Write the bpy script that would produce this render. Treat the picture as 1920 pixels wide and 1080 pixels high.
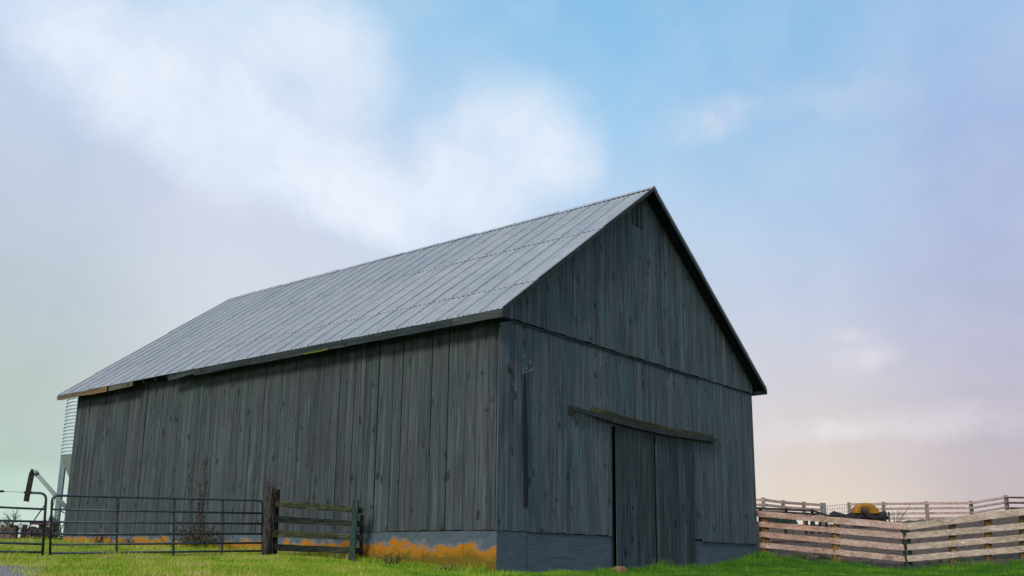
import bpy, math, random
import numpy as np
from mathutils import Vector, Matrix
R = math.radians
random.seed(7); RNG = np.random.default_rng(7)
for o in list(bpy.data.objects): bpy.data.objects.remove(o)
S = bpy.context.scene
COL = S.collection

# ------------------------------------------------------------------ camera
FPX, CY, PITCH, ROLL = 1823.5, 640.7, R(12.748), R(0.698)
fwd = Vector((0, math.cos(PITCH), math.sin(PITCH)))
_up = Vector((0, -math.sin(PITCH), math.cos(PITCH))); _rt = Vector((1, 0, 0))
rt = _rt*math.cos(ROLL) + _up*math.sin(ROLL)
up = _up*math.cos(ROLL) - _rt*math.sin(ROLL)
cd = bpy.data.cameras.new('camera'); cam = bpy.data.objects.new('camera', cd); COL.objects.link(cam)
cd.sensor_width = 36; cd.sensor_fit = 'HORIZONTAL'; cd.lens = FPX/1920*36
cd.shift_y = (CY-540)/1920; cd.clip_start = .1; cd.clip_end = 3000
M4 = Matrix((( rt.x, up.x, -fwd.x, 0), (rt.y, up.y, -fwd.y, 0), (rt.z, up.z, -fwd.z, 0), (0, 0, 0, 1)))
cam.matrix_world = M4
S.camera = cam
S.render.resolution_x, S.render.resolution_y = 1024, 576
S.view_settings.view_transform = 'Standard'; S.view_settings.look = 'None'
S.view_settings.exposure = 0; S.view_settings.gamma = 1

def ray(px, py): return fwd + rt*((px-960)/FPX) + up*((CY-py)/FPX)
def at(px, py, d): return ray(px, py)*d          # world point seen at that pixel, d metres away along the view axis
def srgb(r, g, b): return tuple(((c/255)/12.92 if c/255 <= .04045 else ((c/255+.055)/1.055)**2.4) for c in (r, g, b))

# ------------------------------------------------------------------ light
SUN_AZ, SUN_EL = R(206), R(36)     # azimuth clockwise from +Y: the sun stands to the left behind the camera, veiled
sl = bpy.data.lights.new('sun', 'SUN'); sun = bpy.data.objects.new('sun', sl); COL.objects.link(sun)
sl.energy = 2.1; sl.angle = R(16); sl.color = (1, .97, .92)
sd = Vector((math.sin(SUN_AZ)*math.cos(SUN_EL), math.cos(SUN_AZ)*math.cos(SUN_EL), math.sin(SUN_EL)))
sun.rotation_euler = sd.to_track_quat('Z', 'Y').to_euler()
sun.location = sd*60

# ------------------------------------------------------------------ node helper
class NT:
    def __init__(s, tree): s.t = tree; s.n = tree.nodes; s.l = tree.links
    def new(s, typ, **kw):
        n = s.n.new(typ)
        for k, v in kw.items():
            if k.startswith('i_'): n.inputs[k[2:].replace('_', ' ')].default_value = v
            else: setattr(n, k, v)
        return n
    def put(s, sock, v):
        if isinstance(v, bpy.types.NodeSocket): s.l.new(v, sock)
        else: sock.default_value = v
    def math(s, op, a, b=0.0, c=None, clamp=False):
        n = s.n.new('ShaderNodeMath'); n.operation = op; n.use_clamp = clamp
        s.put(n.inputs[0], a); s.put(n.inputs[1], b)
        if c is not None: s.put(n.inputs[2], c)
        return n.outputs[0]
    def mix(s, f, a, b, blend='MIX'):
        n = s.n.new('ShaderNodeMix'); n.data_type = 'RGBA'; n.blend_type = blend
        s.put(n.inputs[0], f)
        s.put(n.inputs[6], a if isinstance(a, bpy.types.NodeSocket) else (*a[:3], 1))
        s.put(n.inputs[7], b if isinstance(b, bpy.types.NodeSocket) else (*b[:3], 1))
        return n.outputs[2]
    def ramp(s, f, stops, interp='LINEAR'):
        n = s.n.new('ShaderNodeValToRGB'); n.color_ramp.interpolation = interp
        e = n.color_ramp.elements
        while len(e) < len(stops): e.new(.5)
        for el, (p, c) in zip(e, sorted(stops, key=lambda q: q[0])):
            el.position = p; el.color = (*c[:3], 1) if not isinstance(c, (int, float)) else (c, c, c, 1)
        s.put(n.inputs[0], f); return n.outputs[0]
    def smooth(s, v, a, b, lo=0., hi=1.):
        n = s.n.new('ShaderNodeMapRange'); n.interpolation_type = 'SMOOTHSTEP'
        s.put(n.inputs[0], v)
        for i, q in enumerate((a, b, lo, hi)): n.inputs[i+1].default_value = q
        return n.outputs[0]
    def mapv(s, vec, loc=(0, 0, 0), rot=(0, 0, 0), sc=(1, 1, 1)):
        n = s.n.new('ShaderNodeMapping'); s.put(n.inputs[0], vec)
        n.inputs[1].default_value = loc; n.inputs[2].default_value = rot; n.inputs[3].default_value = sc
        return n.outputs[0]
    def noise(s, vec, scale, detail=4., rough=.55, dist=0., w=None, color=False):
        n = s.n.new('ShaderNodeTexNoise')
        s.put(n.inputs['Vector'], vec); n.inputs['Scale'].default_value = scale
        n.inputs['Detail'].default_value = detail; n.inputs['Roughness'].default_value = rough; n.inputs['Distortion'].default_value = dist
        return n.outputs[1 if color else 0]
    def voro(s, vec, scale, feature='F1', out=0, rnd=1.):
        n = s.n.new('ShaderNodeTexVoronoi'); n.feature = feature
        s.put(n.inputs['Vector'], vec); n.inputs['Scale'].default_value = scale
        n.inputs['Randomness'].default_value = rnd
        return n.outputs[out]

# ------------------------------------------------------------------ sky
def sky():
    w = bpy.data.worlds.new('World'); S.world = w; w.use_nodes = True
    n = NT(w.node_tree); n.n.clear()
    tc = n.new('ShaderNodeTexCoord'); d = tc.outputs['Generated']
    sep = n.new('ShaderNodeSeparateXYZ'); n.put(sep.inputs[0], d)
    az = n.math('ARCTAN2', sep.outputs[0], sep.outputs[1])       # 0 straight ahead, + to the right
    el = n.math('ARCSINE', sep.outputs[2])
    def ae(px, py):
        r = ray(px, py).normalized(); return math.atan2(r.x, r.y), math.asin(r.z)
    def elr(stops, px):     # colour ramp over elevation -> clear-air colour of one bearing
        t = n.math('MULTIPLY', el, 1/R(60), clamp=True)
        return n.ramp(t, [(max(0, ae(px, y)[1]/R(60)), srgb(*c)) for y, c in stops] + [(.85, srgb(122, 160, 205))])
    left = elr([(1050, (196, 222, 204)), (900, (186, 212, 197)), (860, (174, 196, 184)), (720, (182, 195, 190)), (560, (184, 196, 204)), (400, (188, 200, 216)), (200, (192, 206, 230)), (0, (180, 205, 234))], 60)
    lmid = elr([(1050, (200, 208, 205)), (700, (204, 209, 213)), (520, (208, 214, 226)), (400, (206, 212, 230)), (200, (196, 212, 236)), (0, (175, 208, 236))], 420)
    mid = elr([(1050, (224, 214, 205)), (650, (210, 214, 226)), (400, (182, 208, 234)), (250, (160, 202, 236)), (100, (143, 194, 232)), (0, (136, 190, 229))], 1120)
    rgt = elr([(1050, (226, 210, 190)), (930, (222, 207, 192)), (800, (212, 203, 203)), (680, (203, 203, 214)), (560, (190, 200, 222)), (420, (176, 200, 228)), (250, (160, 196, 230)), (0, (140, 188, 228))], 1500)
    far = elr([(1050, (196, 178, 176)), (900, (190, 177, 183)), (760, (186, 178, 194)), (600, (180, 183, 208)), (420, (172, 184, 216)), (250, (166, 184, 222)), (0, (158, 190, 228))], 1880)
    xs = [60, 420, 1120, 1500, 1880]; cols = [left, lmid, mid, rgt, far]
    c = cols[0]
    for i in range(4):
        f = n.smooth(az, ae(xs[i], 500)[0], ae(xs[i+1], 500)[0])
        c = n.mix(f, c, cols[i+1])
    # --- clouds: soft overlapping banks laid out by bearing and elevation
    av = n.new('ShaderNodeCombineXYZ'); n.put(av.inputs[0], az); n.put(av.inputs[1], el)
    base = av.outputs[0]
    def warp(vec, scale, amp, det=5, rough=.55):
        nc = n.noise(vec, scale, det, rough, color=True)
        s1 = n.new('ShaderNodeVectorMath', operation='SUBTRACT'); n.put(s1.inputs[0], nc); s1.inputs[1].default_value = (.5, .5, .5)
        s2 = n.new('ShaderNodeVectorMath', operation='SCALE'); n.put(s2.inputs[0], s1.outputs[0]); s2.inputs['Scale'].default_value = amp
        s3 = n.new('ShaderNodeVectorMath', operation='ADD'); n.put(s3.inputs[0], vec); n.put(s3.inputs[1], s2.outputs[0])
        return s3.outputs[0]
    wv = warp(base, 5.0, .085); wv = warp(wv, 16.0, .030, 7, .6); wv = warp(wv, 60.0, .010, 5, .6)
    def blob(px, py, rx, ry, deg, inner=.2, amt=1.0):
        a, e = ae(px, py)
        q = n.mapv(wv, loc=(-a, -e, 0))
        q = n.mapv(q, rot=(0, 0, R(deg)))
        q = n.mapv(q, sc=(FPX/rx, FPX/ry, 0))
        ln = n.new('ShaderNodeVectorMath', operation='LENGTH'); n.put(ln.inputs[0], q)
        return n.smooth(ln.outputs['Value'], 1.0, inner, 0, amt)
    def union(bs):
        inv = None
        for b in bs:
            k = n.math('SUBTRACT', 1, b)
            inv = k if inv is None else n.math('MULTIPLY', inv, k)
        return n.math('SUBTRACT', 1, inv)
    big = union([blob(330, 190, 470, 150, 26, .3, .9), blob(560, 290, 360, 135, 24, .3, .85), blob(720, 400, 210, 95, 22, .3, .8),
                 blob(930, 300, 270, 175, -20, .3, .85), blob(170, 80, 330, 110, 24, .15, .55), blob(470, 40, 330, 150, 0, .2, .72),
                 blob(660, 130, 130, 170, 0, .2, .6), blob(840, 380, 230, 110, -5, .2, .55), blob(1060, 290, 110, 90, -40, .4, .35)])
    soft = n.noise(wv, 7.0, 6, .6)
    big = n.math('MULTIPLY', big, n.smooth(soft, .25, .65, .80, 1.0))
    stk = n.noise(n.mapv(n.mapv(wv, rot=(0, 0, R(24))), sc=(7, 26, 1)), 1.0, 7, .65)
    big = n.math('MULTIPLY', big, n.smooth(stk, .30, .60, .82, 1.0))
    wisp = union([blob(1340, 215, 160, 48, -12, .1, .36), blob(1620, 670, 90, 40, -14, .1, .36), blob(1585, 630, 60, 22, -8, .1, .3),
                  blob(1720, 790, 330, 46, -6, .1, .34), blob(1520, 815, 160, 34, 2, .1, .3), blob(1560, 170, 210, 60, 5, .1, .16)])
    wisp = n.math('MULTIPLY', wisp, n.smooth(n.noise(wv, 26, 5, .6), .3, .62, .35, 1))
    c = n.mix(big, c, n.mix(n.smooth(soft, .35, .7), srgb(222, 233, 248), srgb(236, 242, 252)))
    c = n.mix(wisp, c, srgb(240, 232, 236))
    # faint mottling everywhere
    mot = n.smooth(n.noise(wv, 14, 4, .5), .3, .75, 0, .10)
    c = n.mix(mot, c, srgb(236, 238, 244))
    STR = .12
    cc = n.new('ShaderNodeVectorMath', operation='SCALE'); n.put(cc.inputs[0], c); cc.inputs['Scale'].default_value = 1.05/STR
    ns = n.new('ShaderNodeTexSky', sky_type='NISHITA'); ns.sun_disc = False
    ns.sun_elevation = SUN_EL; ns.sun_rotation = SUN_AZ; ns.air_density = 1.0; ns.dust_density = 1.0
    fin = n.mix(.96, ns.outputs[0], cc.outputs[0])
    bg = n.new('ShaderNodeBackground'); n.put(bg.inputs[0], fin); bg.inputs[1].default_value = STR
    out = n.new('ShaderNodeOutputWorld'); n.l.new(bg.outputs[0], out.inputs[0])
sky()

# ------------------------------------------------------------------ materials
def mat(name, build, rough=.8, metal=0., spec=.3):
    m = bpy.data.materials.new(name); m.use_nodes = True
    n = NT(m.node_tree); n.n.clear()
    b = n.new('ShaderNodeBsdfPrincipled'); o = n.new('ShaderNodeOutputMaterial'); n.l.new(b.outputs[0], o.inputs[0])
    b.inputs['Roughness'].default_value = rough; b.inputs['Metallic'].default_value = metal; b.inputs['Specular IOR Level'].default_value = spec
    tc = n.new('ShaderNodeTexCoord')
    r = build(n, tc.outputs['Object'], b)
    if r is not None:
        if isinstance(r, tuple) and isinstance(r[0], bpy.types.NodeSocket):
            n.put(b.inputs[0], r[0])
            bm = n.new('ShaderNodeBump'); bm.inputs['Strength'].default_value = r[2]; bm.inputs['Distance'].default_value = r[3] if len(r) > 3 else .01
            n.put(bm.inputs['Height'], r[1]); n.l.new(bm.outputs[0], b.inputs['Normal'])
        elif isinstance(r, bpy.types.NodeSocket): n.put(b.inputs[0], r)
        else: b.inputs[0].default_value = (*r, 1)
    return m
def attr(n, name, out=2):
    a = n.new('ShaderNodeAttribute', attribute_name=name); return a.outputs[out]

def wood(name, dark, mid, light, tintA, tintB, axis=2, moss=0., sc=1.0, knot=.8, green=(.05, .075, .02)):
    def b(n, co, bs):
        rv = attr(n, 'rv')                       # one random number per board
        off = n.new('ShaderNodeCombineXYZ'); n.put(off.inputs[0], n.math('MULTIPLY', rv, 37.)); n.put(off.inputs[1], n.math('MULTIPLY', rv, 91.)); n.put(off.inputs[2], n.math('MULTIPLY', rv, 53.))
        ad = n.new('ShaderNodeVectorMath', operation='ADD'); n.put(ad.inputs[0], co); n.put(ad.inputs[1], off.outputs[0])
        p = ad.outputs[0]
        s1 = [11*sc]*3; s1[axis] = .35*sc
        s2 = [42*sc]*3; s2[axis] = 1.1*sc
        s3 = [3.0]*3; s3[axis] = .7
        g1 = n.noise(n.mapv(p, sc=s1), 1.0, 4, .6, .3)
        g2 = n.noise(n.mapv(p, sc=s2), 1.0, 5, .7)
        g3 = n.noise(n.mapv(co, sc=s3), 1.0, 5, .65)
        g4 = n.noise(n.mapv(p, sc=[.5*q for q in s3]), 2.3, 4, .6)
        v = n.math('ADD', n.math('MULTIPLY', g1, .42), n.math('MULTIPLY', g2, .58))
        v = n.math('ADD', v, n.math('MULTIPLY', n.math('SUBTRACT', rv, .5), .08))
        v = n.math('ADD', v, n.math('MULTIPLY', n.math('SUBTRACT', g3, .5), .22))
        c = n.ramp(v, [(.36, tuple(x*.8 for x in dark)), (.45, tuple((x+y)/2 for x, y in zip(dark, mid))), (.52, mid), (.60, light), (.70, tuple(x*1.45 for x in light))])
        t = n.ramp(n.math('FRACT', n.math('MULTIPLY', rv, 7.3)), [(0, tintA), (.35, (1, 1, 1)), (.65, (1, 1, 1)), (1, tintB)])
        c = n.mix(.6, c, t, 'MULTIPLY')
        c = n.mix(n.smooth(g3, .48, .66, 0, .65), c, n.mix(1, c, tuple(q**1.6 for q in tintB), 'MULTIPLY'))
        c = n.mix(n.smooth(g4, .50, .66, 0, .65), c, n.mix(1, c, tuple(q**1.6 for q in tintA), 'MULTIPLY'))
        # knots: irregular, few, with a smear along the grain
        ks = [3.0*sc]*3; ks[axis] = 1.9*sc
        kn = n.noise(n.mapv(p, sc=[11]*3), 1, 4, .65, color=True)
        kv = n.new('ShaderNodeVectorMath', operation='ADD'); n.put(kv.inputs[0], n.mapv(p, sc=ks))
        kk = n.new('ShaderNodeVectorMath', operation='SCALE'); n.put(kk.inputs[0], kn); kk.inputs['Scale'].default_value = .42
        n.put(kv.inputs[1], kk.outputs[0])
        kd = n.voro(kv.outputs[0], 1.0)
        kbig = n.smooth(n.noise(n.mapv(p, sc=[1.7]*3), 1, 2, .5), .42, .6, .0, .12)
        kdd = n.math('SUBTRACT', kd, kbig)
        c = n.mix(n.smooth(kdd, .15, .03, 0, knot), c, tuple(x*.55 for x in dark))
        # weather stains: short dark smears, pale worn streaks and fine cracks
        s4 = [7]*3; s4[axis] = 2.2
        st = n.noise(n.mapv(co, sc=s4), 1, 7, .75)
        c = n.mix(n.smooth(st, .56, .72, 0, .7), c, tuple(x*.9 for x in dark))
        s6 = [34*sc]*3; s6[axis] = .6
        pl = n.noise(n.mapv(p, loc=(5, 3, 1), sc=s6), 1, 3, .6)
        c = n.mix(n.smooth(pl, .62, .70, 0, .55), c, tuple(x*1.9 for x in light))
        s5 = [60]*3; s5[axis] = .8
        ck = n.noise(n.mapv(p, sc=s5), 1, 3, .5)
        crack = n.smooth(ck, .64, .69)
        c = n.mix(crack, c, tuple(x*.35 for x in dark))
        if moss:
            mm = n.noise(n.mapv(co, sc=[5]*3), 1, 6, .7)
            c = n.mix(n.smooth(mm, .52, .68, 0, moss), c, green)
        h = n.math('SUBTRACT', n.math('ADD', g2, n.math('MULTIPLY', g1, .6)), n.math('MULTIPLY', crack, 1.2))
        return (c, h, .55, .006)
    return mat(name, b, rough=.82, spec=.2)
WG = (1.05, .93, .98)       # purplish boards
WT = (.82, 1.04, 1.08)      # teal boards
m_side = wood('weathered slate boards', (.042, .049, .050), (.072, .083, .084), (.098, .110, .109), (1.08, .97, 1.0), (.93, 1.04, .99))
m_gable = wood('weathered blue grey boards', (.046, .064, .066), (.090, .120, .124), (.132, .165, .168), (1.16, .97, .92), (.84, 1.03, 1.05), moss=.0)
m_door = wood('dark door boards', (.020, .030, .032), (.048, .065, .068), (.092, .114, .116), (1.05, 1.0, .85), (.85, 1.0, 1.05), moss=.30, green=(.06, .075, .035))
m_trim = wood('weathered fascia', (.018, .024, .024), (.038, .046, .046), (.07, .078, .075), (1.1, 1, .9), (.9, 1, 1), axis=1)
m_lich = wood('lichen fascia', (.05, .045, .03), (.12, .115, .09), (.20, .19, .15), (1.3, .95, .7), (1, 1, .8), axis=1, moss=.6, green=(.22, .19, .03))
m_soff = mat('shade-dark roof boarding', lambda n, co, b: n.mix(n.noise(n.mapv(co, sc=(6, 1, 6)), 3), (.006, .012, .015), (.014, .026, .03)))  # soft shade under the overhang is put into this dark colour
m_rake = mat('dark rake board', lambda n, co, b: n.mix(n.noise(co, 5, 5), (.018, .035, .038), (.04, .065, .068)))
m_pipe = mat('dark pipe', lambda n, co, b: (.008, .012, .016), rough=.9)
m_dark = mat('unlit interior', lambda n, co, b: (.012, .012, .013))

def roof_b(n, co, bs):
    rv = attr(n, 'rv')
    st = n.noise(n.mapv(co, sc=(.5, 22, 1)), 1, 5, .6)
    sp = n.noise(co, 3.5, 6, .7)
    c = n.ramp(n.math('ADD', n.math('MULTIPLY', st, .6), n.math('MULTIPLY', sp, .4)), [(.3, (.40, .405, .405)), (.5, (.51, .515, .51)), (.7, (.60, .60, .59))])
    c = n.mix(1, c, n.ramp(rv, [(0, (.93, .94, .95)), (.5, (.98, .98, .98)), (1, (1.03, 1.02, 1.01))]), 'MULTIPLY')
    du = n.smooth(n.noise(n.mapv(co, sc=(.7, 7, .7)), 2, 6, .75), .56, .72, 0, .25)
    c = n.mix(du, c, (.22, .2, .18))
    n.put(bs.inputs['Roughness'], n.smooth(sp, .3, .7, .48, .7))
    return (c, sp, .15, .01)
m_roof = mat('dull galvanised sheet', roof_b, metal=.35, rough=.55, spec=.4)

def found_side(n, co, bs):
    s = n.new('ShaderNodeSeparateXYZ'); n.put(s.inputs[0], co); z = s.outputs[2]
    a = n.noise(n.mapv(co, sc=(1, .9, 1.6)), 2.2, 6, .65); fine = n.noise(co, 24, 5, .7); blot = n.noise(n.mapv(co, sc=(1, 1, 1.5)), 6, 5, .7)
    c = n.ramp(a, [(.3, (.065, .075, .085)), (.5, (.10, .125, .138)), (.7, (.12, .125, .14))])
    c = n.mix(n.smooth(blot, .5, .62, 0, .6), c, (.075, .15, .165))
    zz = n.math('ADD', z, n.math('MULTIPLY', n.math('SUBTRACT', a, .5), .85))
    zz = n.math('ADD', zz, n.math('MULTIPLY', n.math('SUBTRACT', blot, .5), .35))
    zz = n.math('SUBTRACT', zz, n.math('MULTIPLY', n.math('SUBTRACT', s.outputs[1], 2.0), .016))
    c = n.mix(n.math('MULTIPLY', n.smooth(zz, -.18, -.30), n.smooth(fine, .4, .6, .2, .9)), c, (.27, .25, .24))
    org = n.ramp(blot, [(.3, (.50, .14, .010)), (.5, (.46, .19, .010)), (.7, (.30, .17, .015))])
    c = n.mix(n.math('MULTIPLY', n.smooth(zz, -.26, -.33), n.smooth(fine, .30, .48, .55, 1)), c, org)
    c = n.mix(n.smooth(zz, -.38, -.56, 0, .9), c, n.mix(fine, (.10, .09, .012), (.20, .14, .02)))
    c = n.mix(n.smooth(fine, .62, .75, 0, .6), c, (.05, .05, .04))
    cr = n.smooth(n.noise(n.mapv(co, sc=(1, 11, .8)), 1, 3, .5), .66, .70, 0, .8)
    c = n.mix(cr, c, (.03, .03, .02))
    return (c, n.math('ADD', fine, blot), .5, .02)
m_fside = mat('lichened concrete', found_side, rough=.9, spec=.15)
def found_gab(n, co, bs):
    a = n.noise(n.mapv(co, sc=(.8, 1, 5)), 2, 6, .65); f = n.noise(n.mapv(co, sc=(4, 4, 20)), 3, 5, .6)
    c = n.ramp(n.math('ADD', n.math('MULTIPLY', a, .6), n.math('MULTIPLY', f, .4)), [(.3, (.055, .080, .092)), (.5, (.092, .125, .142)), (.7, (.135, .165, .178))])
    sp = n.noise(co, 9, 6, .8)
    c = n.mix(n.smooth(sp, .68, .75, 0, .6), c, (.25, .27, .28))
    return (c, n.math('ADD', a, f), .5, .012)
m_fgab = mat('board marked concrete', found_gab, rough=.88, spec=.15)

def metal_paint(name, c1, c2, rough=.45, metal=.4):
    return mat(name, lambda n, co, b: n.mix(n.smooth(n.noise(co, 9, 5, .7), .35, .7), c1, c2), rough=rough, metal=metal)
m_gate = metal_paint('dark gate steel', (.035, .048, .058), (.08, .098, .112))
m_bin = metal_paint('galvanised bin steel', (.66, .74, .75), (.78, .83, .84), .45, .25)
m_leg = metal_paint('green grey leg steel', (.14, .22, .21), (.26, .34, .33), .5, .3)
m_iron = metal_paint('rusty dark iron', (.02, .018, .018), (.05, .045, .045), .7, .2)
m_wire = metal_paint('grey wire', (.16, .17, .17), (.28, .29, .29), .5, .5)
m_auger = metal_paint('pale auger tube', (.42, .47, .46), (.56, .6, .58), .4, .4)
m_atube = mat('dull auger tube', lambda n, co, b: n.mix(n.noise(co, 8), (.26, .30, .29), (.36, .40, .38)), rough=.8)
m_cer = mat('pale insulator', lambda n, co, b: (.16, .19, .2), rough=.3)
m_darkpost = wood('dark mossy timber', (.006, .010, .009), (.020, .026, .020), (.05, .055, .04), (1.1, 1, .9), (.8, 1.05, .9), axis=0, moss=.35, green=(.05, .055, .015))
m_bark = wood('grey brown log', (.018, .015, .014), (.055, .048, .044), (.12, .11, .10), (1.1, .95, .9), (1, 1, .9), moss=.25, sc=1.6, green=(.06, .065, .03))
m_mossrail = wood('mossy rail', (.02, .024, .014), (.055, .06, .03), (.12, .125, .07), (1.1, 1, .8), (.9, 1, .9), axis=0, moss=.6, green=(.12, .13, .03))
m_rail = wood('fresh weathered rail', (.33, .19, .14), (.51, .345, .265), (.60, .445, .355), (1.04, .92, .88), (1.0, .99, .97), axis=0, knot=.6, sc=.6)
m_railp = wood('pale weathered rail', (.35, .26, .19), (.56, .44, .335), (.66, .55, .44), (1.03, .95, .91), (.98, .98, .95), axis=0, knot=.6, sc=.6)
m_tpost = wood('tan post', (.09, .055, .02), (.24, .15, .055), (.36, .25, .11), (1.1, .9, .8), (1, 1, .8), knot=.7)
m_gpost = wood('dark green post', (.012, .025, .022), (.03, .055, .048), (.06, .09, .08), (1.1, 1, .9), (.9, 1, 1))
m_far = wood('far pale fence', (.28, .18, .15), (.50, .36, .30), (.62, .48, .42), (1.06, .9, .9), (1, 1, 1), axis=0)
m_farp = wood('far post', (.12, .10, .08), (.26, .22, .17), (.36, .31, .25), (1.06, .95, .9), (1, 1, 1))
def leafm(name, cols, trans=.0):
    def b(n, co, bs):
        rv = attr(n, 'rv')
        c = n.ramp(rv, [(i/(len(cols)-1), cc) for i, cc in enumerate(cols)])
        return c
    return mat(name, b, rough=.6, spec=.25)
m_vine = leafm('vine leaves', [(.07, .03, .025), (.12, .05, .04), (.22, .16, .12), (.05, .045, .025)])
m_weed = leafm('weeds', [(.03, .045, .02), (.08, .05, .03), (.14, .12, .07), (.05, .07, .02)])
m_stem = mat('twig bark', lambda n, co, b: n.mix(n.noise(co, 20), (.03, .022, .02), (.09, .07, .06)))
m_stone = mat('orange sandstone', lambda n, co, b: (n.mix(n.noise(co, 14, 6, .7), (.16, .09, .05), (.38, .24, .11)), n.noise(co, 18, 6), .7, .02))
m_bale = mat('yellow straw', lambda n, co, b: (n.ramp(n.noise(n.mapv(co, sc=(1, 1, 6)), 7, 6, .75), [(.36, (.10, .04, .012)), (.48, (.46, .20, .018)), (.62, (.60, .33, .04))]), n.noise(n.mapv(co, sc=(1, 1, 5)), 14, 5, .7), 1.0, .05))
m_cobble = mat('brown heap', lambda n, co, b: (n.mix(n.noise(co, 9, 6, .7), (.05, .03, .03), (.22, .15, .12)), n.noise(co, 12, 6), .8, .05))
m_white = mat('chalky white', lambda n, co, b: n.mix(n.noise(co, 6), (.6, .6, .62), (.75, .74, .76)))
m_maroon = mat('maroon paint', lambda n, co, b: n.mix(n.noise(co, 6), (.10, .03, .05), (.18, .06, .08)))

# ------------------------------------------------------------------ mesh builder
class MB:
    def __init__(s): s.v = []; s.f = []; s.r = []; s.m = []
    def face(s, idx, r=.5, m=0): s.f.append(tuple(idx)); s.r.append(r); s.m.append(m)
    def add(s, vs, fs, r=None, m=0):
        r = random.random() if r is None else r
        k = len(s.v); s.v += [tuple(p) for p in vs]
        for f in fs: s.face([i+k for i in f], r, m)
    def box(s, c, sz, rot=None, r=None, m=0, taper=1.0):
        c = Vector(c); vs = []
        for z in (-1, 1):
            for y in (-1, 1):
                for x in (-1, 1):
                    t = taper if z > 0 else 1
                    p = Vector((x*sz[0]/2*t, y*sz[1]/2*t, z*sz[2]/2))
                    if rot is not None: p = rot @ p
                    vs.append(c+p)
        s.add(vs, [(0, 2, 3, 1), (4, 5, 7, 6), (0, 1, 5, 4), (2, 6, 7, 3), (0, 4, 6, 2), (1, 3, 7, 5)], r, m)
    def beam(s, p, q, w, h, side=None, r=None, m=0, segs=1, wob=0., taper=1.):
        """board from p to q: w along the horizontal side direction, h in the third"""
        p, q = Vector(p), Vector(q); ax = (q-p).normalized()
        side = Vector(side).normalized() if side is not None else ax.cross(Vector((0, 0, 1))).normalized()
        side = (side - ax*side.dot(ax)).normalized(); nz = ax.cross(side).normalized()
        rings = []
        for i in range(segs+1):
            t = i/segs; k = 1+(taper-1)*t
            c = p.lerp(q, t) + nz*random.uniform(-wob, wob) + side*random.uniform(-wob, wob)*.5
            a = 1+random.uniform(-wob, wob)*2
            rings.append([c+side*w/2*k*sx+nz*h/2*k*a*sz for sx, sz in ((-1, -1), (1, -1), (1, 1), (-1, 1))])
        vs = [v for rg in rings for v in rg]; fs = []
        for i in range(segs):
            for j in range(4): fs.append((i*4+j, i*4+(j+1) % 4, i*4+4+(j+1) % 4, i*4+4+j))
        fs.append((3, 2, 1, 0)); e = segs*4; fs.append((e, e+1, e+2, e+3))
        s.add(vs, fs, r, m)
    def tube(s, pts, rad, n=8, r=None, m=0, caps=True):
        pts = [Vector(p) for p in pts]; rr = rad if isinstance(rad, (list, tuple)) else [rad]*len(pts)
        vs = []; fs = []; prev = None
        for i, p in enumerate(pts):
            t = (pts[min(i+1, len(pts)-1)]-pts[max(i-1, 0)]).normalized()
            if prev is None: a = t.orthogonal().normalized()
            else: a = (prev - t*prev.dot(t)).normalized()
            prev = a; b = t.cross(a)
            for j in range(n):
                th = 2*math.pi*j/n; vs.append(p+(a*math.cos(th)+b*math.sin(th))*rr[i])
        for i in range(len(pts)-1):
            for j in range(n): fs.append((i*n+j, i*n+(j+1) % n, (i+1)*n+(j+1) % n, (i+1)*n+j))
        if caps: fs.append(tuple(range(n-1, -1, -1))); fs.append(tuple(range((len(pts)-1)*n, len(pts)*n)))
        s.add(vs, fs, r, m)
    def lathe(s, c, prof, n=32, r=None, m=0):
        c = Vector(c); vs = []; fs = []
        for rad, z in prof:
            for j in range(n):
                th = 2*math.pi*j/n; vs.append(c+Vector((rad*math.cos(th), rad*math.sin(th), z)))
        for i in range(len(prof)-1):
            for j in range(n): fs.append((i*n+j, i*n+(j+1) % n, (i+1)*n+(j+1) % n, (i+1)*n+j))
        s.add(vs, fs, r, m)
    def leaf(s, c, size, r=None, m=0):
        a = Vector([random.gauss(0, 1) for _ in range(3)]).normalized(); b = a.orthogonal().normalized()
        c = Vector(c); s.add([c-a*size, c+b*size*.45, c+a*size, c-b*size*.45], [(0, 1, 2, 3)], r, m)
    def build(s, name, mats, parent=None, smooth=False, loc=None, off=None):
        me = bpy.data.meshes.new(name)
        vs = s.v if off is None else [tuple(Vector(p)-Vector(off)) for p in s.v]
        me.from_pydata(vs, [], s.f); me.update()
        a = me.attributes.new('rv', 'FLOAT', 'FACE'); a.data.foreach_set('value', np.array(s.r, dtype=np.float32))
        for k in (mats if isinstance(mats, (list, tuple)) else [mats]): me.materials.append(k)
        me.polygons.foreach_set('material_index', np.array(s.m, dtype=np.int32))
        if smooth: me.polygons.foreach_set('use_smooth', [True]*len(me.polygons))
        o = bpy.data.objects.new(name, me); COL.objects.link(o)
        if parent: o.parent = parent
        if off is not None and parent is None: o.location = off
        if loc: o.location = loc
        return o
def thing(name, label, cat, loc=(0, 0, 0), rz=0., group=None):
    o = bpy.data.objects.new(name, None); o.empty_display_size = .3; COL.objects.link(o)
    o.location = loc; o.rotation_euler = (0, 0, rz); o['label'] = label; o['category'] = cat
    if group: o['group'] = group
    return o
def tag(o, label, cat, group=None):
    o['label'] = label; o['category'] = cat
    if group: o['group'] = group
    return o

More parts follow.
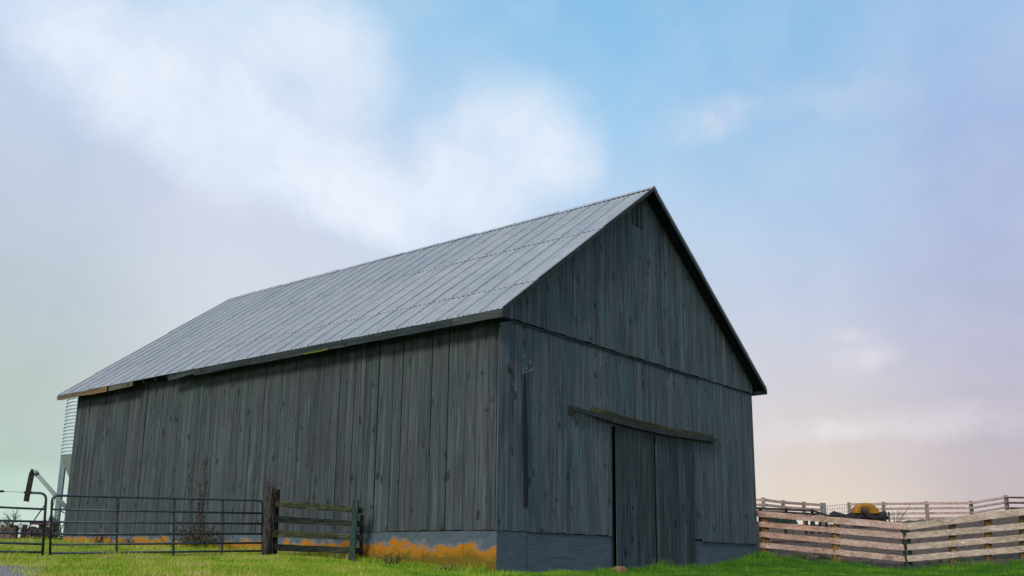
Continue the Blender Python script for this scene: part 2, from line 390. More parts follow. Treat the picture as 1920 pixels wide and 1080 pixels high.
# ------------------------------------------------------------------ barn frame (fitted)
P0 = Vector((-.2688, 19.6773, .6104)); YU = R(50.745); L_, W_, H_ = 17.488, 11.703, 4.4
HR, OG, OE, OF, DZ = 4.228, .43, .40, .57, .306
OER, AR = .26, 11.703/2-.17        # right eave overhang; the ridge sits a hand left of the middle
U = Vector((math.cos(YU), math.sin(YU), 0)); V = Vector((-U.y, U.x, 0)); Z = Vector((0, 0, 1))
SL = HR/(W_/2)
def rz(a): return H_+DZ+HR-((AR-a)*HR/AR if a < AR else (a-AR)*HR/(W_-AR))
def bw(a, b, c): return P0+U*a+V*b+Z*c
def hit(px, py, n, p):
    r = ray(px, py); t = p.dot(n)/r.dot(n); return r*t
def gab(px, py, off=0.):    # (a, c) on the gable plane
    w = hit(px, py, V, P0-V*off)-P0; return w.dot(U), w.z
def sid(px, py, off=0.):    # (b, c) on the side plane
    w = hit(px, py, U, P0-U*off)-P0; return w.dot(V), w.z

# ------------------------------------------------------------------ terrain
ctl = []
def cp(p): ctl.append((p[0], p[1], p[2]))
for x in (-14, -5, 0, 6, 14): cp((x, 0, -1.55))
for x in (-12, 0, 12): cp((x, -12, -2.3))
for px, py in ((1150, 1074), (1225, 1070), (1320, 1063), (1375, 1053), (1414, 1040)): cp(hit(px, py, V, P0))
for px, py in ((930, 1078), (860, 1073), (760, 1063), (680, 1052), (500, 1036), (300, 1026), (130, 1018)): cp(hit(px, py, U, P0))
for px, py, d in ((100, 1045, 19.2), (0, 1046, 18.9), (-200, 1048, 18.6), (300, 1045, 20.2), (492, 1044, 21.3), (665, 1052, 21.2), (800, 1075, 18.6),
                  (60, 1070, 16.0), (400, 1070, 16.5), (1000, 1092, 17.5), (1250, 1083, 20), (1500, 1080, 22), (1800, 1084, 22), (2100, 1084, 22),
                  (1435, 1045, 28.2), (1565, 1057, 27.7), (1700, 1069, 27.1), (1800, 1056, 26.8), (1920, 1044, 26.5), (2060, 1036, 26.3),
                  (1500, 1036, 32), (1500, 1005, 40), (1500, 984, 50), (1620, 1020, 34), (1650, 985, 48), (1750, 978, 54), (1850, 976, 54), (1950, 958, 48), (2200, 950, 48),
                  (1420, 990, 52), (80, 1013, 33), (0, 1013, 33), (-150, 1015, 33), (120, 1012, 38), (0, 1010, 40), (-400, 1015, 34)): cp(at(px, py, d))
for a, b in ((W_/2, L_+6), (W_+6, L_/2), (W_+8, L_+6), (3, L_+2)):
    p = bw(a, b, 0); cp((p.x, p.y, .35 if a < 8 else .7))
for x, y, z in ((-60, 90, -4), (0, 90, -3), (50, 95, -3), (-50, 60, -2), (0, 62, 0), (60, 62, -.5), (-60, 10, -1.5), (60, 10, -1.0), (-25, 45, .2), (55, 30, 0)): cp((x, y, z))
ctl = np.array(ctl)
def _k(r2): return np.where(r2 > 1e-9, .5*r2*np.log(np.maximum(r2, 1e-9)), 0)
_X = ctl[:, :2]/10; _n = len(_X)
_D = ((_X[:, None]-_X[None])**2).sum(-1)
_A = np.zeros((_n+3, _n+3)); _A[:_n, :_n] = _k(_D)+np.eye(_n)*1e-3; _A[:_n, _n] = 1; _A[:_n, _n+1:] = _X; _A[_n, :_n] = 1; _A[_n+1:, :_n] = _X.T
_w = np.linalg.solve(_A, np.r_[ctl[:, 2], 0, 0, 0])
def hts(x, y):
    x = np.atleast_1d(np.asarray(x, float)); y = np.atleast_1d(np.asarray(y, float))
    out = np.empty(len(x))
    for i in range(0, len(x), 20000):
        q = np.c_[x[i:i+20000], y[i:i+20000]]/10
        d = ((q[:, None]-_X[None])**2).sum(-1)
        out[i:i+20000] = _k(d)@_w[:_n]+_w[_n]+q@_w[_n+1:]
    r = np.hypot(x, y-25); t = np.clip((r-50)/50, 0, 1); t = t*t*(3-2*t)
    out = np.clip(out, -8, 4)
    bump = .018*np.sin(x*2.1+1.3*np.sin(y*1.7))+.014*np.sin(y*3.3+x*1.1)+.010*np.sin(x*6.1+y*4.7)
    return (out+bump)*(1-t)+t*(-7-(r-100).clip(0)*.01)
def h(x, y): return float(hts(x, y)[0])
def gnd(px, d):            # ground point on the vertical line through that column at that depth
    p = at(px, 1045, d); return Vector((p.x, p.y, h(p.x, p.y)))

# edge of the bare yard behind the right hand fences: signed distance-like mask from world position
FC = [at(1400, 1040, 28.9), at(1435, 1045, 28.2), at(1700, 1069, 26.9), at(1800, 1060, 25.9), at(1930, 1048, 25.2), at(2300, 1030, 24.6)]
FXY = np.array([(p.x, p.y) for p in FC])
def dirt(x, y):
    lim = np.interp(x, FXY[:, 0], FXY[:, 1], left=200, right=FXY[-1, 1])
    wob = .25*np.sin(x*3.1)+.18*np.sin(x*7.3+1)+.1*np.sin(x*15+y*3)
    return np.clip((y+wob-lim)/.5, 0, 1)
_ga, _gb = at(-20, 1052, 17.6), at(58, 1080, 15.2)      # edge of the bare gravel drive, near bottom left
_gd = Vector((_gb.x-_ga.x, _gb.y-_ga.y, 0)).normalized()
def gravel(x, y):
    wob = .16*np.sin(x*4.1+y)+.10*np.sin(y*9+x*5)
    sd_ = (x-_ga.x)*_gd.y-(y-_ga.y)*_gd.x + wob
    return np.clip(.5+sd_*GS/.5, 0, 1)
GS = 1. if ((_gb.x-1-_ga.x)*_gd.y-(_gb.y-1-_ga.y)*_gd.x) > 0 else -1.
def ground():
    fx = np.unique(np.r_[-900, -500, -300, -180, -120, -80, np.arange(-55, -14, 1.5), np.arange(-14, 22, .16), np.arange(22, 60, 1.5), 80, 120, 180, 300, 500, 900])
    fy = np.unique(np.r_[-300, -120, -60, np.arange(-30, 12, 1.5), np.arange(12, 36, .16), np.arange(36, 70, .6), np.arange(70, 110, 4), 150, 220, 350, 600, 1200])
    gx, gy = np.meshgrid(fx, fy); x, y = gx.ravel(), gy.ravel(); z = hts(x, y)
    dm = dirt(x, y)
    z = z+dm*(RNG.normal(0, .018, len(x)))*(np.hypot(x, y) < 60)
    nx, ny = len(fx), len(fy)
    i = np.arange((nx-1)*(ny-1)); r, c = i//(nx-1), i % (nx-1); a = r*nx+c
    q = np.c_[a, a+1, a+1+nx, a+nx]
    me = bpy.data.meshes.new('ground'); me.from_pydata(np.c_[x, y, z].tolist(), [], q.tolist()); me.update()
    me.polygons.foreach_set('use_smooth', [True]*len(me.polygons))
    at_ = me.attributes.new('dirt', 'FLOAT', 'POINT'); at_.data.foreach_set('value', dm.astype(np.float32))
    def gb(n, co, bs):
        f = attr(n, 'dirt'); f2 = n.noise(co, 3, 6, .7); f3 = n.noise(co, 16, 6, .75)
        f = n.smooth(n.math('ADD', f, n.math('MULTIPLY', n.math('SUBTRACT', f3, .5), .8)), .35, .65)
        g = n.ramp(f3, [(.3, (.035, .065, .010)), (.55, (.075, .12, .018)), (.75, (.13, .14, .03))])
        d = n.ramp(n.math('ADD', n.math('MULTIPLY', f2, .4), n.math('MULTIPLY', f3, .6)), [(.32, (.055, .036, .026)), (.5, (.145, .102, .076)), (.68, (.26, .20, .155))])
        return (n.mix(f, g, d), n.math('ADD', f2, f3), .9, .08)
    me.materials.append(mat('grass soil and dirt', gb, rough=.95, spec=.1))
    o = bpy.data.objects.new('ground', me); COL.objects.link(o); o['kind'] = 'structure'
ground()

def gravel_track():
    b = MB(); xs = np.arange(-13, -3, .2); ys = np.arange(4, 19, .2)
    ids = {}
    gx, gy = np.meshgrid(xs, ys); hh = hts(gx.ravel(), gy.ravel()).reshape(gx.shape); gm = gravel(gx.ravel(), gy.ravel()).reshape(gx.shape)
    for j in range(len(ys)-1):
        for i in range(len(xs)-1):
            if gm[j, i] > .3:
                f = []
                for (jj, ii) in ((j, i), (j, i+1), (j+1, i+1), (j+1, i)):
                    if (jj, ii) not in ids:
                        ids[(jj, ii)] = len(b.v); b.v.append((xs[ii], ys[jj], hh[jj, ii]+.014+random.uniform(0, .01)))
                    f.append(ids[(jj, ii)])
                b.face(f)
    gm_ = mat('gravel', lambda n, co, bs: (n.ramp(n.voro(co, 28, out=1) if False else n.noise(co, 30, 5, .8), [(.3, (.08, .075, .07)), (.5, (.22, .21, .20)), (.7, (.42, .40, .38))]), n.voro(co, 26), 1., .02), rough=.95)
    o = b.build('gravel_track', gm_); o['kind'] = 'structure'
gravel_track()

def grass():
    def scatter(n, xr, yr):
        return RNG.uniform(*xr, n), RNG.uniform(*yr, n)
    X = []; Y = []; Hh = []; Tn = []
    def inb(x, y):
        dx, dy = x-P0.x, y-P0.y; a = dx*U.x+dy*U.y; bb = dx*V.x+dy*V.y
        return (a > -.12) & (bb > -.12) & (a < W_+.05) & (bb < L_+.05)
    for n, xr, yr, s in ((330000, (-12.5, 4), (14.5, 24), 1.), (60000, (-20, -6), (24, 36), 1.5), (330000, (1, 17), (17.0, 29.5), 1.0)):
        x, y = scatter(n, xr, yr)
        k = ~inb(x, y)
        dm = dirt(x, y); gv = gravel(x, y)
        k &= RNG.random(n) > dm*.985
        k &= RNG.random(n) > gv*.96
        k &= np.abs(x) < y*.57+.6          # what the lens could see, with margin
        x, y = x[k], y[k]
        pat = .5+.5*np.sin(x*1.3+1.1*np.sin(y*.9))*np.sin(y*1.9+x*.7)
        fine = RNG.random(len(x))
        hh = (.028+.042*fine**2+.024*pat)*(1 if s == 1 else 1.2)
        dx, dy = x-P0.x, y-P0.y; a = dx*U.x+dy*U.y; bb = dx*V.x+dy*V.y
        near = ((a > -.55) & (a < 0) & (bb > 0)) | ((bb > -.4) & (bb < 0) & (a > 3))
        hh = np.where(near & (fine > .6), hh*2.2, hh)
        fz = np.abs(y-np.interp(x, FXY[:, 0], FXY[:, 1])) < .35
        hh = np.where(fz & (fine > .75) & (x > 8), hh*2.0, hh)
        hh = np.where((pat > .8) & (fine > .9), hh*1.5, hh)
        # mound near the fence/barn corner is lusher
        X.append(x); Y.append(y); Hh.append(hh)
        # tone: dry yellowish on the left lawn, lush green at right
        dry = np.clip(.60-(x+3)*.075, .14, .72)+.26*(pat-.5)+.16*np.sin(x*5.1+2*np.sin(y*3.7))*np.sin(y*6.3+x*2)+RNG.normal(0, .13, len(x))
        Tn.append(np.clip(dry, 0, 1))
    x = np.concatenate(X); y = np.concatenate(Y); hh = np.concatenate(Hh); tn = np.concatenate(Tn)
    z = hts(x, y); n = len(x)
    th = RNG.uniform(0, 2*np.pi, n); w = RNG.uniform(.004, .009, n); ln = RNG.normal(0, .35, (n, 2))*hh[:, None]
    v = np.empty((n, 3, 3)); v[:, 0] = np.c_[x-np.cos(th)*w, y-np.sin(th)*w, z-.01]; v[:, 1] = np.c_[x+np.cos(th)*w, y+np.sin(th)*w, z-.01]
    v[:, 2] = np.c_[x+ln[:, 0], y+ln[:, 1], z+hh]
    me = bpy.data.meshes.new('grass'); me.vertices.add(3*n); me.vertices.foreach_set('co', v.ravel())
    me.loops.add(3*n); me.loops.foreach_set('vertex_index', np.arange(3*n)); me.polygons.add(n)
    me.polygons.foreach_set('loop_start', np.arange(n)*3); me.update(); me.validate()
    a = me.attributes.new('rv', 'FLOAT', 'FACE'); a.data.foreach_set('value', tn.astype(np.float32))
    def gb(n_, co, bs):
        rv = attr(n_, 'rv')
        bs.inputs['Subsurface Weight'].default_value = 0
        return n_.ramp(rv, [(0, (.035, .13, .008)), (.3, (.10, .25, .012)), (.55, (.25, .41, .02)), (.8, (.42, .46, .04)), (1, (.56, .50, .17))])
    me.materials.append(mat('grass blades', gb, rough=.6, spec=.2))
    o = bpy.data.objects.new('grass', me); COL.objects.link(o); o['kind'] = 'stuff'
    tag(o, 'short green and yellowish grass covering the lawn round the barn', 'grass')
grass()

# ------------------------------------------------------------------ barn
BASE = 1.0
barn = thing('barn', 'large dark weathered timber barn with pale metal roof', 'barn', P0-Z*BASE, YU)
def bpart(b, name, m, parent=None, smooth=False):
    o = b.build(name, m, parent or barn, smooth)
    if parent is None: o.location = (0, 0, BASE)
    return o

def boards(b, axis, s0, s1, bot, top, t=.028, wmin=.14, wmax=.3, out=0., jit=.012, gapw=.004, cuts=None):
    """vertical boards in barn coords. axis 'a' = gable (faces -b), 'b' = side wall (faces -a)"""
    s = s0
    while s < s1-.02:
        w = random.uniform(wmin, wmax)
        if s1-(s+w) < wmin*.7: w = s1-s
        g0 = gapw*random.choice((.3, .5, .8, 1, 1, 3.4 if random.random() < .4 else 1)); g1 = gapw*.4
        zb0 = bot(s+w/2)+random.uniform(-jit, jit); off = out+random.uniform(0, .010)
        x0b, x1b = s+g0*random.uniform(.2, 1.8), s+w-g1; x0t, x1t = s+g0*random.uniform(.2, 1.8), s+w-g1
        zt0, zt1 = top(s), top(s+w)
        fo = -off-t; ba = -off; r = random.random()
        tw = random.uniform(-.004, .004)
        def P(q, dpt, z): return (q, dpt, z) if axis == 'a' else (dpt, q, z)
        vs = [P(x0b, fo+tw, zb0), P(x1b, fo-tw, zb0), P(x1t, fo-tw, zt1), P(x0t, fo+tw, zt0), P(x0b, ba, zb0), P(x1b, ba, zb0), P(x1t, ba, zt1), P(x0t, ba, zt0)]
        fs = [(0, 1, 2, 3), (4, 7, 6, 5), (0, 4, 5, 1), (2, 6, 7, 3), (0, 3, 7, 4), (1, 5, 6, 2)]
        if axis == 'b': fs = [f[::-1] for f in fs]
        b.add(vs, fs, r)
        s += w
# long side wall
b = MB(); boards(b, 'b', .0, L_, lambda s: -.0+.012*math.sin(s*.9), lambda s: H_+DZ-.05, wmin=.17, wmax=.33, gapw=.010, jit=.008)
bpart(b, 'side_wall', m_side)
# lower gable wall (door opening left out)
dl, _ = gab(1146.5, 1040); dr, _ = gab(1300, 1040); d2, _ = gab(1315, 1000)
def trk(a):   # height of the sagging track above a
    pts = [gab(x, y, .12) for x, y in ((1075, 767), (1108, 776), (1150, 788), (1190, 799), (1225, 808), (1260, 815), (1300, 821), (1343, 826))]
    return float(np.interp(a, [p[0] for p in pts], [p[1] for p in pts]))
b = MB()
boards(b, 'a', -.036, dl-.02, lambda s: -.0, lambda s: H_-.05, wmin=.12, wmax=.26)
boards(b, 'a', dl-.02, dr, lambda s: trk(s)-.12, lambda s: H_-.05, wmin=.12, wmax=.26)
boards(b, 'a', dr, d2, lambda s: .02, lambda s: H_-.05, wmin=.10, wmax=.2)
boards(b, 'a', d2, W_+.02, lambda s: -.03, lambda s: H_-.05, wmin=.12, wmax=.26, out=.02)
bpart(b, 'gable_wall', m_gable)
# upper gable, laps over the lower one
va0, va1 = gab(1178, 420)[0], gab(1226, 420)[0]; vz = gab(1200, 432)[1]
gt = lambda a: min(rz(min(max(a, 0), W_)), rz(AR)) - .05
b = MB()
boards(b, 'a', -.03, va0, lambda s: H_-.02, gt, out=.05, wmin=.12, wmax=.28)
boards(b, 'a', va0, va1, lambda s: H_-.02, lambda s: vz, out=.05, wmin=.12, wmax=.28)
boards(b, 'a', va1, AR, lambda s: H_-.02, gt, out=.05, wmin=.1, wmax=.28)
boards(b, 'a', AR, W_+.03, lambda s: H_-.02, gt, out=.05, wmin=.12, wmax=.28)
bpart(b, 'upper_gable', m_gable)
b = MB(); boards(b, 'a', va0, va1, lambda s: vz+.01, gt, out=.045, wmin=.07, wmax=.08, gapw=.028, jit=.03); bpart(b, 'gable_vent', m_gable)
# dark strip added to draw the shadow line under the upper gable
b = MB(); b.box((W_/2, -.035-.006, H_-.055), (W_+.04, .03, .05), r=.2); bpart(b, 'shadow_strip', m_rake)
# dark sheets added to keep light out of the board gaps, plus rear walls
b = MB()
b.box((.10, L_/2, H_/2+.1), (.02, L_-.2, H_+.2)); b.box((W_-.05, L_/2, H_/2+.1), (.03, L_, H_+.3))
z0 = 0
for bb in (.13, L_-.05):
    b.add([(.1, bb, z0), (dl-.1, bb, z0), (dl-.1, bb, H_), (.1, bb, H_)], [(0, 1, 2, 3)])
    b.add([(dr+.1, bb, z0), (W_-.05, bb, z0), (W_-.05, bb, H_), (dr+.1, bb, H_)], [(0, 1, 2, 3)])
    b.add([(.05, bb, H_-.2), (W_-.05, bb, H_-.2), (W_-.05, bb, H_+.1), (AR, bb, H_+HR+.1), (.05, bb, H_+.1)], [(0, 1, 2, 3, 4)])
b.add([(dl-.2, L_-.05, -.8), (dr+.2, L_-.05, -.8), (dr+.2, L_-.05, H_), (dl-.2, L_-.05, H_)], [(0, 1, 2, 3)])
bpart(b, 'backing_and_rear_walls', m_dark)
# foundation
b = MB()
b.box((.09, L_/2+.0975, -.76), (.22, L_-.195, 1.5), m=0)
ga = gab(985, 1030)[0]
b.box((ga/2-.014, .085, -.765), (ga+.002, .22, 1.5), m=1); b.m[-2] = 0; b.box(((ga+dl)/2, .10, -.762), (dl-ga-.02, .21, 1.5), m=1)
b.box(((dr+W_)/2, .10, -.77), (W_-dr, .21, 1.5), m=1)
b.box((W_-.1, L_/2+.1, -.78), (.22, L_-.3, 1.5), m=1); b.box((W_/2, L_-.1, -.79), (W_-.5, .2, 1.5), m=1)
for k, zz in enumerate((-.16, -.33, -.52, -.72)):      # board marks of the formwork
    b.box((ga+(dl-ga)*.5, -.0035, zz), (dl-ga-.05, .007, .008), m=1, r=.1)
bpart(b, 'foundation', [m_fside, m_fgab])
# doors, hung proud of the wall
dm = gab(1226, 1000)[0]; djl = gab(1153, 1000)[0]; dre = gab(1299, 1000)[0]
b = MB(); b.box((dl+.03, .02, 1.4), (.14, .03, 4.6)); bpart(b, 'gap_strip', m_rake)  # dark strip added so the shaded door gap isn't pure black
zb1 = gab(1190, 1068)[1]; zb2 = gab(1262, 1064)[1]
def door(a0, a1, zb, cat):
    b = MB(); boards(b, 'a', a0, a1, lambda s: zb, lambda s: trk(s)-.07, out=.035, wmin=.11, wmax=.24, t=.03, gapw=.007)
    d = bpart(b, 'door', m_door)
    for q in (.18, .82):
        f = MB(); aa = a0+(a1-a0)*q; zt = trk(aa)-.07
        f.box((aa, -.075, zt-.02), (.045, .012, .30)); f.tube([(aa, -.07, zt+.10), (aa, -.095, zt+.10)], .05, 12)
        f.build('hanger', m_iron, d)
    return d
door(djl-.02, dm-.03, zb1, 1); door(dm+.055, dre, zb2, 2)
# sagging door track: rail with a cover board behind it
b = MB(); P = [gab(x, y, .14) for x, y in ((1075, 766), (1092, 771), (1120, 779), (1150, 788), (1175, 795), (1200, 801), (1230, 808), (1260, 814), (1300, 820), (1343, 826))]
for (p, q) in zip(P, P[1:]): b.beam((p[0], -.14, p[1]), (q[0]+.004, -.14, q[1]), .05, .10, side=(0, 1, 0), r=.6)
tr = bpart(b, 'door_track', m_trim)
b = MB(); P2 = [gab(x, y, .07) for x, y in ((1110, 768), (1150, 780), (1180, 789), (1210, 796), (1250, 806), (1290, 812), (1335, 821))]
for (p, q) in zip(P2, P2[1:]): b.beam((p[0], -.085, p[1]), (q[0], -.085, q[1]), .04, .13, side=(0, 1, 0), r=.2, wob=.006, segs=3)
b.build('track_board', m_mossrail, tr)
b = MB(); e = gab(1071, 768, .1); b.box((e[0], -.09, e[1]), (.05, .10, .18)); b.build('bracket', m_iron, tr)
for p in P[2:-1:2]: b = MB(); b.box((p[0], -.07, p[1]+.03), (.04, .12, .03)); b.build('bracket', m_iron, tr)
# conduit with insulators near the corner; its wide shadow is built into the near-black tube
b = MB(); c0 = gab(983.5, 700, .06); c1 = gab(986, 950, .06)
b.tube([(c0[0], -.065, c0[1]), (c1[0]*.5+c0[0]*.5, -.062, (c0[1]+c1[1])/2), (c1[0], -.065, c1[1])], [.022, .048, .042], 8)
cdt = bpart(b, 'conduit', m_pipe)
b = MB()
for (x0, y0, x1, y1) in ((980, 702, 998, 692), (982, 684, 994, 678), (984, 690, 984, 668), (980, 693, 988, 690)):
    p, q = gab(x0, y0, .08), gab(x1, y1, .20); b.tube([(p[0], -.06, p[1]), (q[0], -.20, q[1])], .007, 6)
    b.lathe((q[0], -.20, q[1]), [(.0, -.03), (.016, -.027), (.018, 0), (.010, .006), (.018, .018), (.0, .03)], 8)
b.build('insulator', m_cer, cdt)
b = MB(); p = gab(957, 693, .08); b.box((p[0], -.06, p[1]), (.06, .06, .08)); b.tube([(p[0], -.07, p[1]), (p[0]-.12, -.09, p[1]+.12)], .008, 5); b.build('hook', m_iron, cdt)
# little nails and brackets along the wall corners
# ------------- roof
rf = MB(); slen = math.hypot(W_/2+OE, (W_/2+OE)*SL)
laps = [0, .20, .62, 1.0]
def slope(side):
    def RP(t, bb, up_):   # t 0 eave .. 1 ridge, up_ = height above the plane
        a = -OE+t*(AR+OE) if not side else W_+OER-t*(W_+OER-AR)
        z = rz(a); nx, nz = -SL/math.hypot(1, SL), 1/math.hypot(1, SL)
        a += nx*up_*(-1 if side else 1); z += nz*up_
        return (a, bb, z)
    SW = .612; rib = SW/2
    for ci in range(3):
        t0, t1 = laps[ci], laps[ci+1]
        bb = -OG
        while bb < L_+OF-.02:
            e = min(bb+SW, L_+OF)
            r = min(1, max(0, random.gauss(.5, .3)))
            e0 = t0-(.012+random.uniform(0, .006) if ci else random.uniform(0, .003)); lift = (.013+random.choice((0, 0, .008, .012))*random.random()) if ci else 0
            lift2 = lift*random.uniform(.5, 1.3)
            # cross profile of a sheet: crimps at the seam, middle and third points
            prof = []
            k = e-bb
            for q, hgt, wd in ((0, .036, .014), (.25, .027, .014), (.5, .031, .014), (.75, .027, .014)):
                c = bb+q*SW
                if c+wd > e: break
                prof += [(c-(0 if q == 0 else wd), hgt if q == 0 else 0), (c if q else c+.006, hgt), (c+wd+(.006 if q == 0 else 0), 0)]
            prof.append((e, 0)); prof.append((e+.004, .030))
            rows = ((e0, 1), ((t0+t1)/2, .3), (t1, 0)); vs = []
            for t, lf in rows:
                for (c, hh) in prof:
                    f = (c-bb)/SW; vs.append(RP(t, c, hh+.004*ci*0+lf*(lift*(1-f)+lift2*f)+random.uniform(0, .002)))
            n = len(prof); fs = []
            for i in range(2):
                for j in range(n-1):
                    q = (i*n+j, i*n+j+1, (i+1)*n+j+1, (i+1)*n+j); fs.append(q[::-1] if not side else q)
            rf.add(vs, fs, r)
            bb = e
slope(0); slope(1)
roof = bpart(rf, 'roof', m_roof)
b = MB()      # ridge cap, slightly wavy
nseg = 12; pts = []
for side in (0, 1):
    for i in range(nseg):
        b0 = -OG-.01+(L_+OG+OF+.02)*i/nseg; b1 = -OG-.01+(L_+OG+OF+.02)*(i+1)/nseg+.02; r = random.random(); lz = random.uniform(0, .012)
        def q(bb, k, u_): a = AR-(k*.16)*(1 if not side else -1); return (a, bb, rz(a)+.030+u_+lz)
        b.add([q(b0, 0, .012), q(b1, 0, .0), q(b1, 1, 0), q(b0, 1, .012)], [(0, 1, 2, 3)], r)
b.build('ridge_cap', m_roof, roof)
# boarding under the sheets + rafters tails
b = MB()
for sgn in (0, 1):
    def q(a, bb, d):
        a = (W_+OER-.03 if a < 1 else AR) if sgn else a
        return (a, bb, rz(a)-d)
    for (d0, d1) in ((.012, .05),):
        vs = [q(-OE+.03, -OG+.03, d0), q(AR, -OG+.03, d0), q(AR, L_+OF-.03, d0), q(-OE+.03, L_+OF-.03, d0)]
        vs += [q(-OE+.03, -OG+.03, d1), q(AR, -OG+.03, d1), q(AR, L_+OF-.03, d1), q(-OE+.03, L_+OF-.03, d1)]
        b.add(vs, [(0, 1, 2, 3), (7, 6, 5, 4), (0, 4, 5, 1), (1, 5, 6, 2), (2, 6, 7, 3), (3, 7, 4, 0)])
b.build('roof_boarding', m_soff, roof)
b = MB(); bb = .3
while bb < L_:
    for sgn in (0, 1):
        f = (lambda a: W_-a) if sgn else (lambda a: a)
        if sgn == 0: b = MB(); b.beam((f(-OE+.05), bb, rz(-OE+.05)-.11), (f(.5), bb, rz(.5)-.11), .05, .11, side=(0, 1, 0)); b.build('rafter', m_trim, roof)
    bb += .61
# fascia in lengths along the near eave; one length is missing and the last is lichened
def bof(px): return sid(px, 700, OE)[0]
segs = [(940, 846, 0, 0), (846, 700, .008, 0), (700, 600, -.004, 0), (600, 470, .010, 0), (470, 366, .0, 0), (366, 318, .03, 0), (252, 208, .01, 1), (205, 116, -.005, 1)]
for i, (x0, x1, dz_, li) in enumerate(segs):
    b = MB(); b0 = -OG if i == 0 else bof(x0); b1 = bof(x1)-.01 if i < len(segs)-1 else L_+OF
    hh = .17 if i < 5 else .15
    n = max(2, int((b1-b0)/.35))
    b.beam((-OE-.015, b0, rz(-OE)-.02-hh/2+dz_*.5), (-OE-.015, b1, rz(-OE)-.02-hh/2-dz_), .03, hh, side=(1, 0, 0), segs=n, wob=.011)
    o = b.build('fascia', m_lich if li else m_trim, roof)
b = MB(); mb = bof(615); b.beam((-OE-.034, mb, rz(-OE)-.175), (-OE-.034, mb+.9, rz(-OE)-.18), .012, .035, side=(1, 0, 0), segs=6, wob=.008); b.build('moss_patch', mat('yellow moss', lambda n, co, bs: n.mix(n.noise(co, 30, 5), (.05, .06, .01), (.2, .20, .02))), roof)
b = MB(); b.beam((W_+OER+.015, -OG, rz(W_+OER)-.09), (W_+OER+.015, L_+OF, rz(W_+OER)-.09), .03, .15, side=(1, 0, 0)); b.build('fascia', m_rake, roof)
for sgn in (0, 1):
    f = (lambda a: W_-a) if sgn else (lambda a: a)
    for bb in (-OG+.012, L_+OF-.012):
        b = MB(); ww = .10 if sgn else .05; ea = W_+OER if sgn else -OE
        b.beam((ea, bb, rz(ea)-.02-ww/2), (AR, bb, rz(AR)-.02-ww/2), .024, ww, side=(0, 1, 0), segs=1); b.build('rake_board', m_rake if sgn else m_trim, roof)
# eave return at the near corner
b = MB(); b.box((-OE/2-.02, -OG/2, rz(-OE)-.17), (OE-.04, OG-.04, .02)); b.build('soffit', m_soff, roof)

# ------------------------------------------------------------------ tube gates
def bend(p, c, q, r, n=6):
    a = (p-c).normalized(); b = (q-c).normalized(); P1 = c+a*r; P2 = c+b*r
    return [P1.lerp(c, t/n).lerp(c.lerp(P2, t/n), t/n) for t in range(n+1)]
g1 = thing('farm_gate', 'long dark tubular steel gate in front of the barn side wall', 'gate', tuple(gnd(100, 19.2)), group='tubular gates left of the barn')
inv1 = g1.location
def gpart(b, name, m, par, smooth=True): return b.build(name, m, par, smooth, off=tuple(par.location))
dA, dB = 19.2, 21.3
def gp(px, y0, y1):      # point of the gate plane at column px between rail ends y0 (x=100) and y1 (x=492)
    t = (px-100)/392; return at(100, y0, dA).lerp(at(492, y1, dB), t)
rows = [(929, 938.5), (955, 962.5), (978.5, 982), (1001, 1001), (1021, 1018), (1037, 1033)]
b = MB(); TL = gp(98, *rows[0]); TR = gp(492, *rows[0]); BL = gp(94, 1047, 1047); BR = gp(492, 1036, 1034)
b.tube([BL]+bend(BL, TL, TR, .13)+bend(TL, TR, BR, .10)+[BR], .024, 8); gpart(b, 'frame', m_gate, g1)
for y0, y1 in rows[1:]:
    b = MB(); b.tube([gp(96, y0, y1), gp(492, y0, y1)], .021, 8); gpart(b, 'rail', m_gate, g1)
for px, yb in ((211, 1047), (316, 1047), (411, 1044)):
    b = MB(); b.beam(gp(px+1, *rows[0]), gp(px-1, yb, yb), .045, .02, side=(1, .1, 0)); gpart(b, 'upright', m_gate, g1, False)
b = MB(); q = gp(492, 955, 955); b.box(q+Vector((.06, 0, 0)), (.12, .03, .03)); gpart(b, 'hinge', m_gate, g1, False)

g2 = thing('farm_gate', 'tubular steel gate cut by the left frame edge, its top rail broken', 'gate', tuple(gnd(82, 19.1)), group='tubular gates left of the barn')
def gq(px, y0, y1):
    t = px/85; return at(0, y0, 18.95).lerp(at(85, y1, 19.1), t)
rows2 = [(921, 925), (951, 955), (976, 978.5), (999, 1001), (1018, 1020.5), (1034, 1035.5)]
b = MB(); TR = gq(87, *rows2[0]); BR = at(79, 1048, 19.1)
b.tube([gq(45, *rows2[0])]+bend(gq(45, *rows2[0]), TR, BR, .13)+[BR], .024, 8); gpart(b, 'frame', m_gate, g2)
b = MB(); b.tube([gq(-150, *rows2[0]), gq(7, *rows2[0])], .022, 8); gpart(b, 'top_rail', m_gate, g2)
b = MB(); b.tube([gq(6, *rows2[0]), gq(46, *rows2[0])], .005, 5); gpart(b, 'wire', m_wire, g2)
for i, (y0, y1) in enumerate(rows2[1:]):
    b = MB(); b.tube([gq(-150, y0, y1), gq(86-i, y0, y1)], .021, 8); gpart(b, 'rail', m_gate, g2)
b = MB(); b.beam(gq(-60, *rows2[0]), gq(-62, 1046, 1046), .045, .02, side=(1, 0, 0)); gpart(b, 'upright', m_gate, g2, False)
b = MB(); b.beam(gq(-150, *rows2[0]), gq(-150, 1046, 1046), .045, .045, side=(1, 0, 0)); gpart(b, 'upright', m_gate, g2, False)
b = MB(); b.tube([at(86, 944, 19.15), at(46, 1001, 19.15)], .012, 6); gpart(b, 'brace', m_gate, g2)
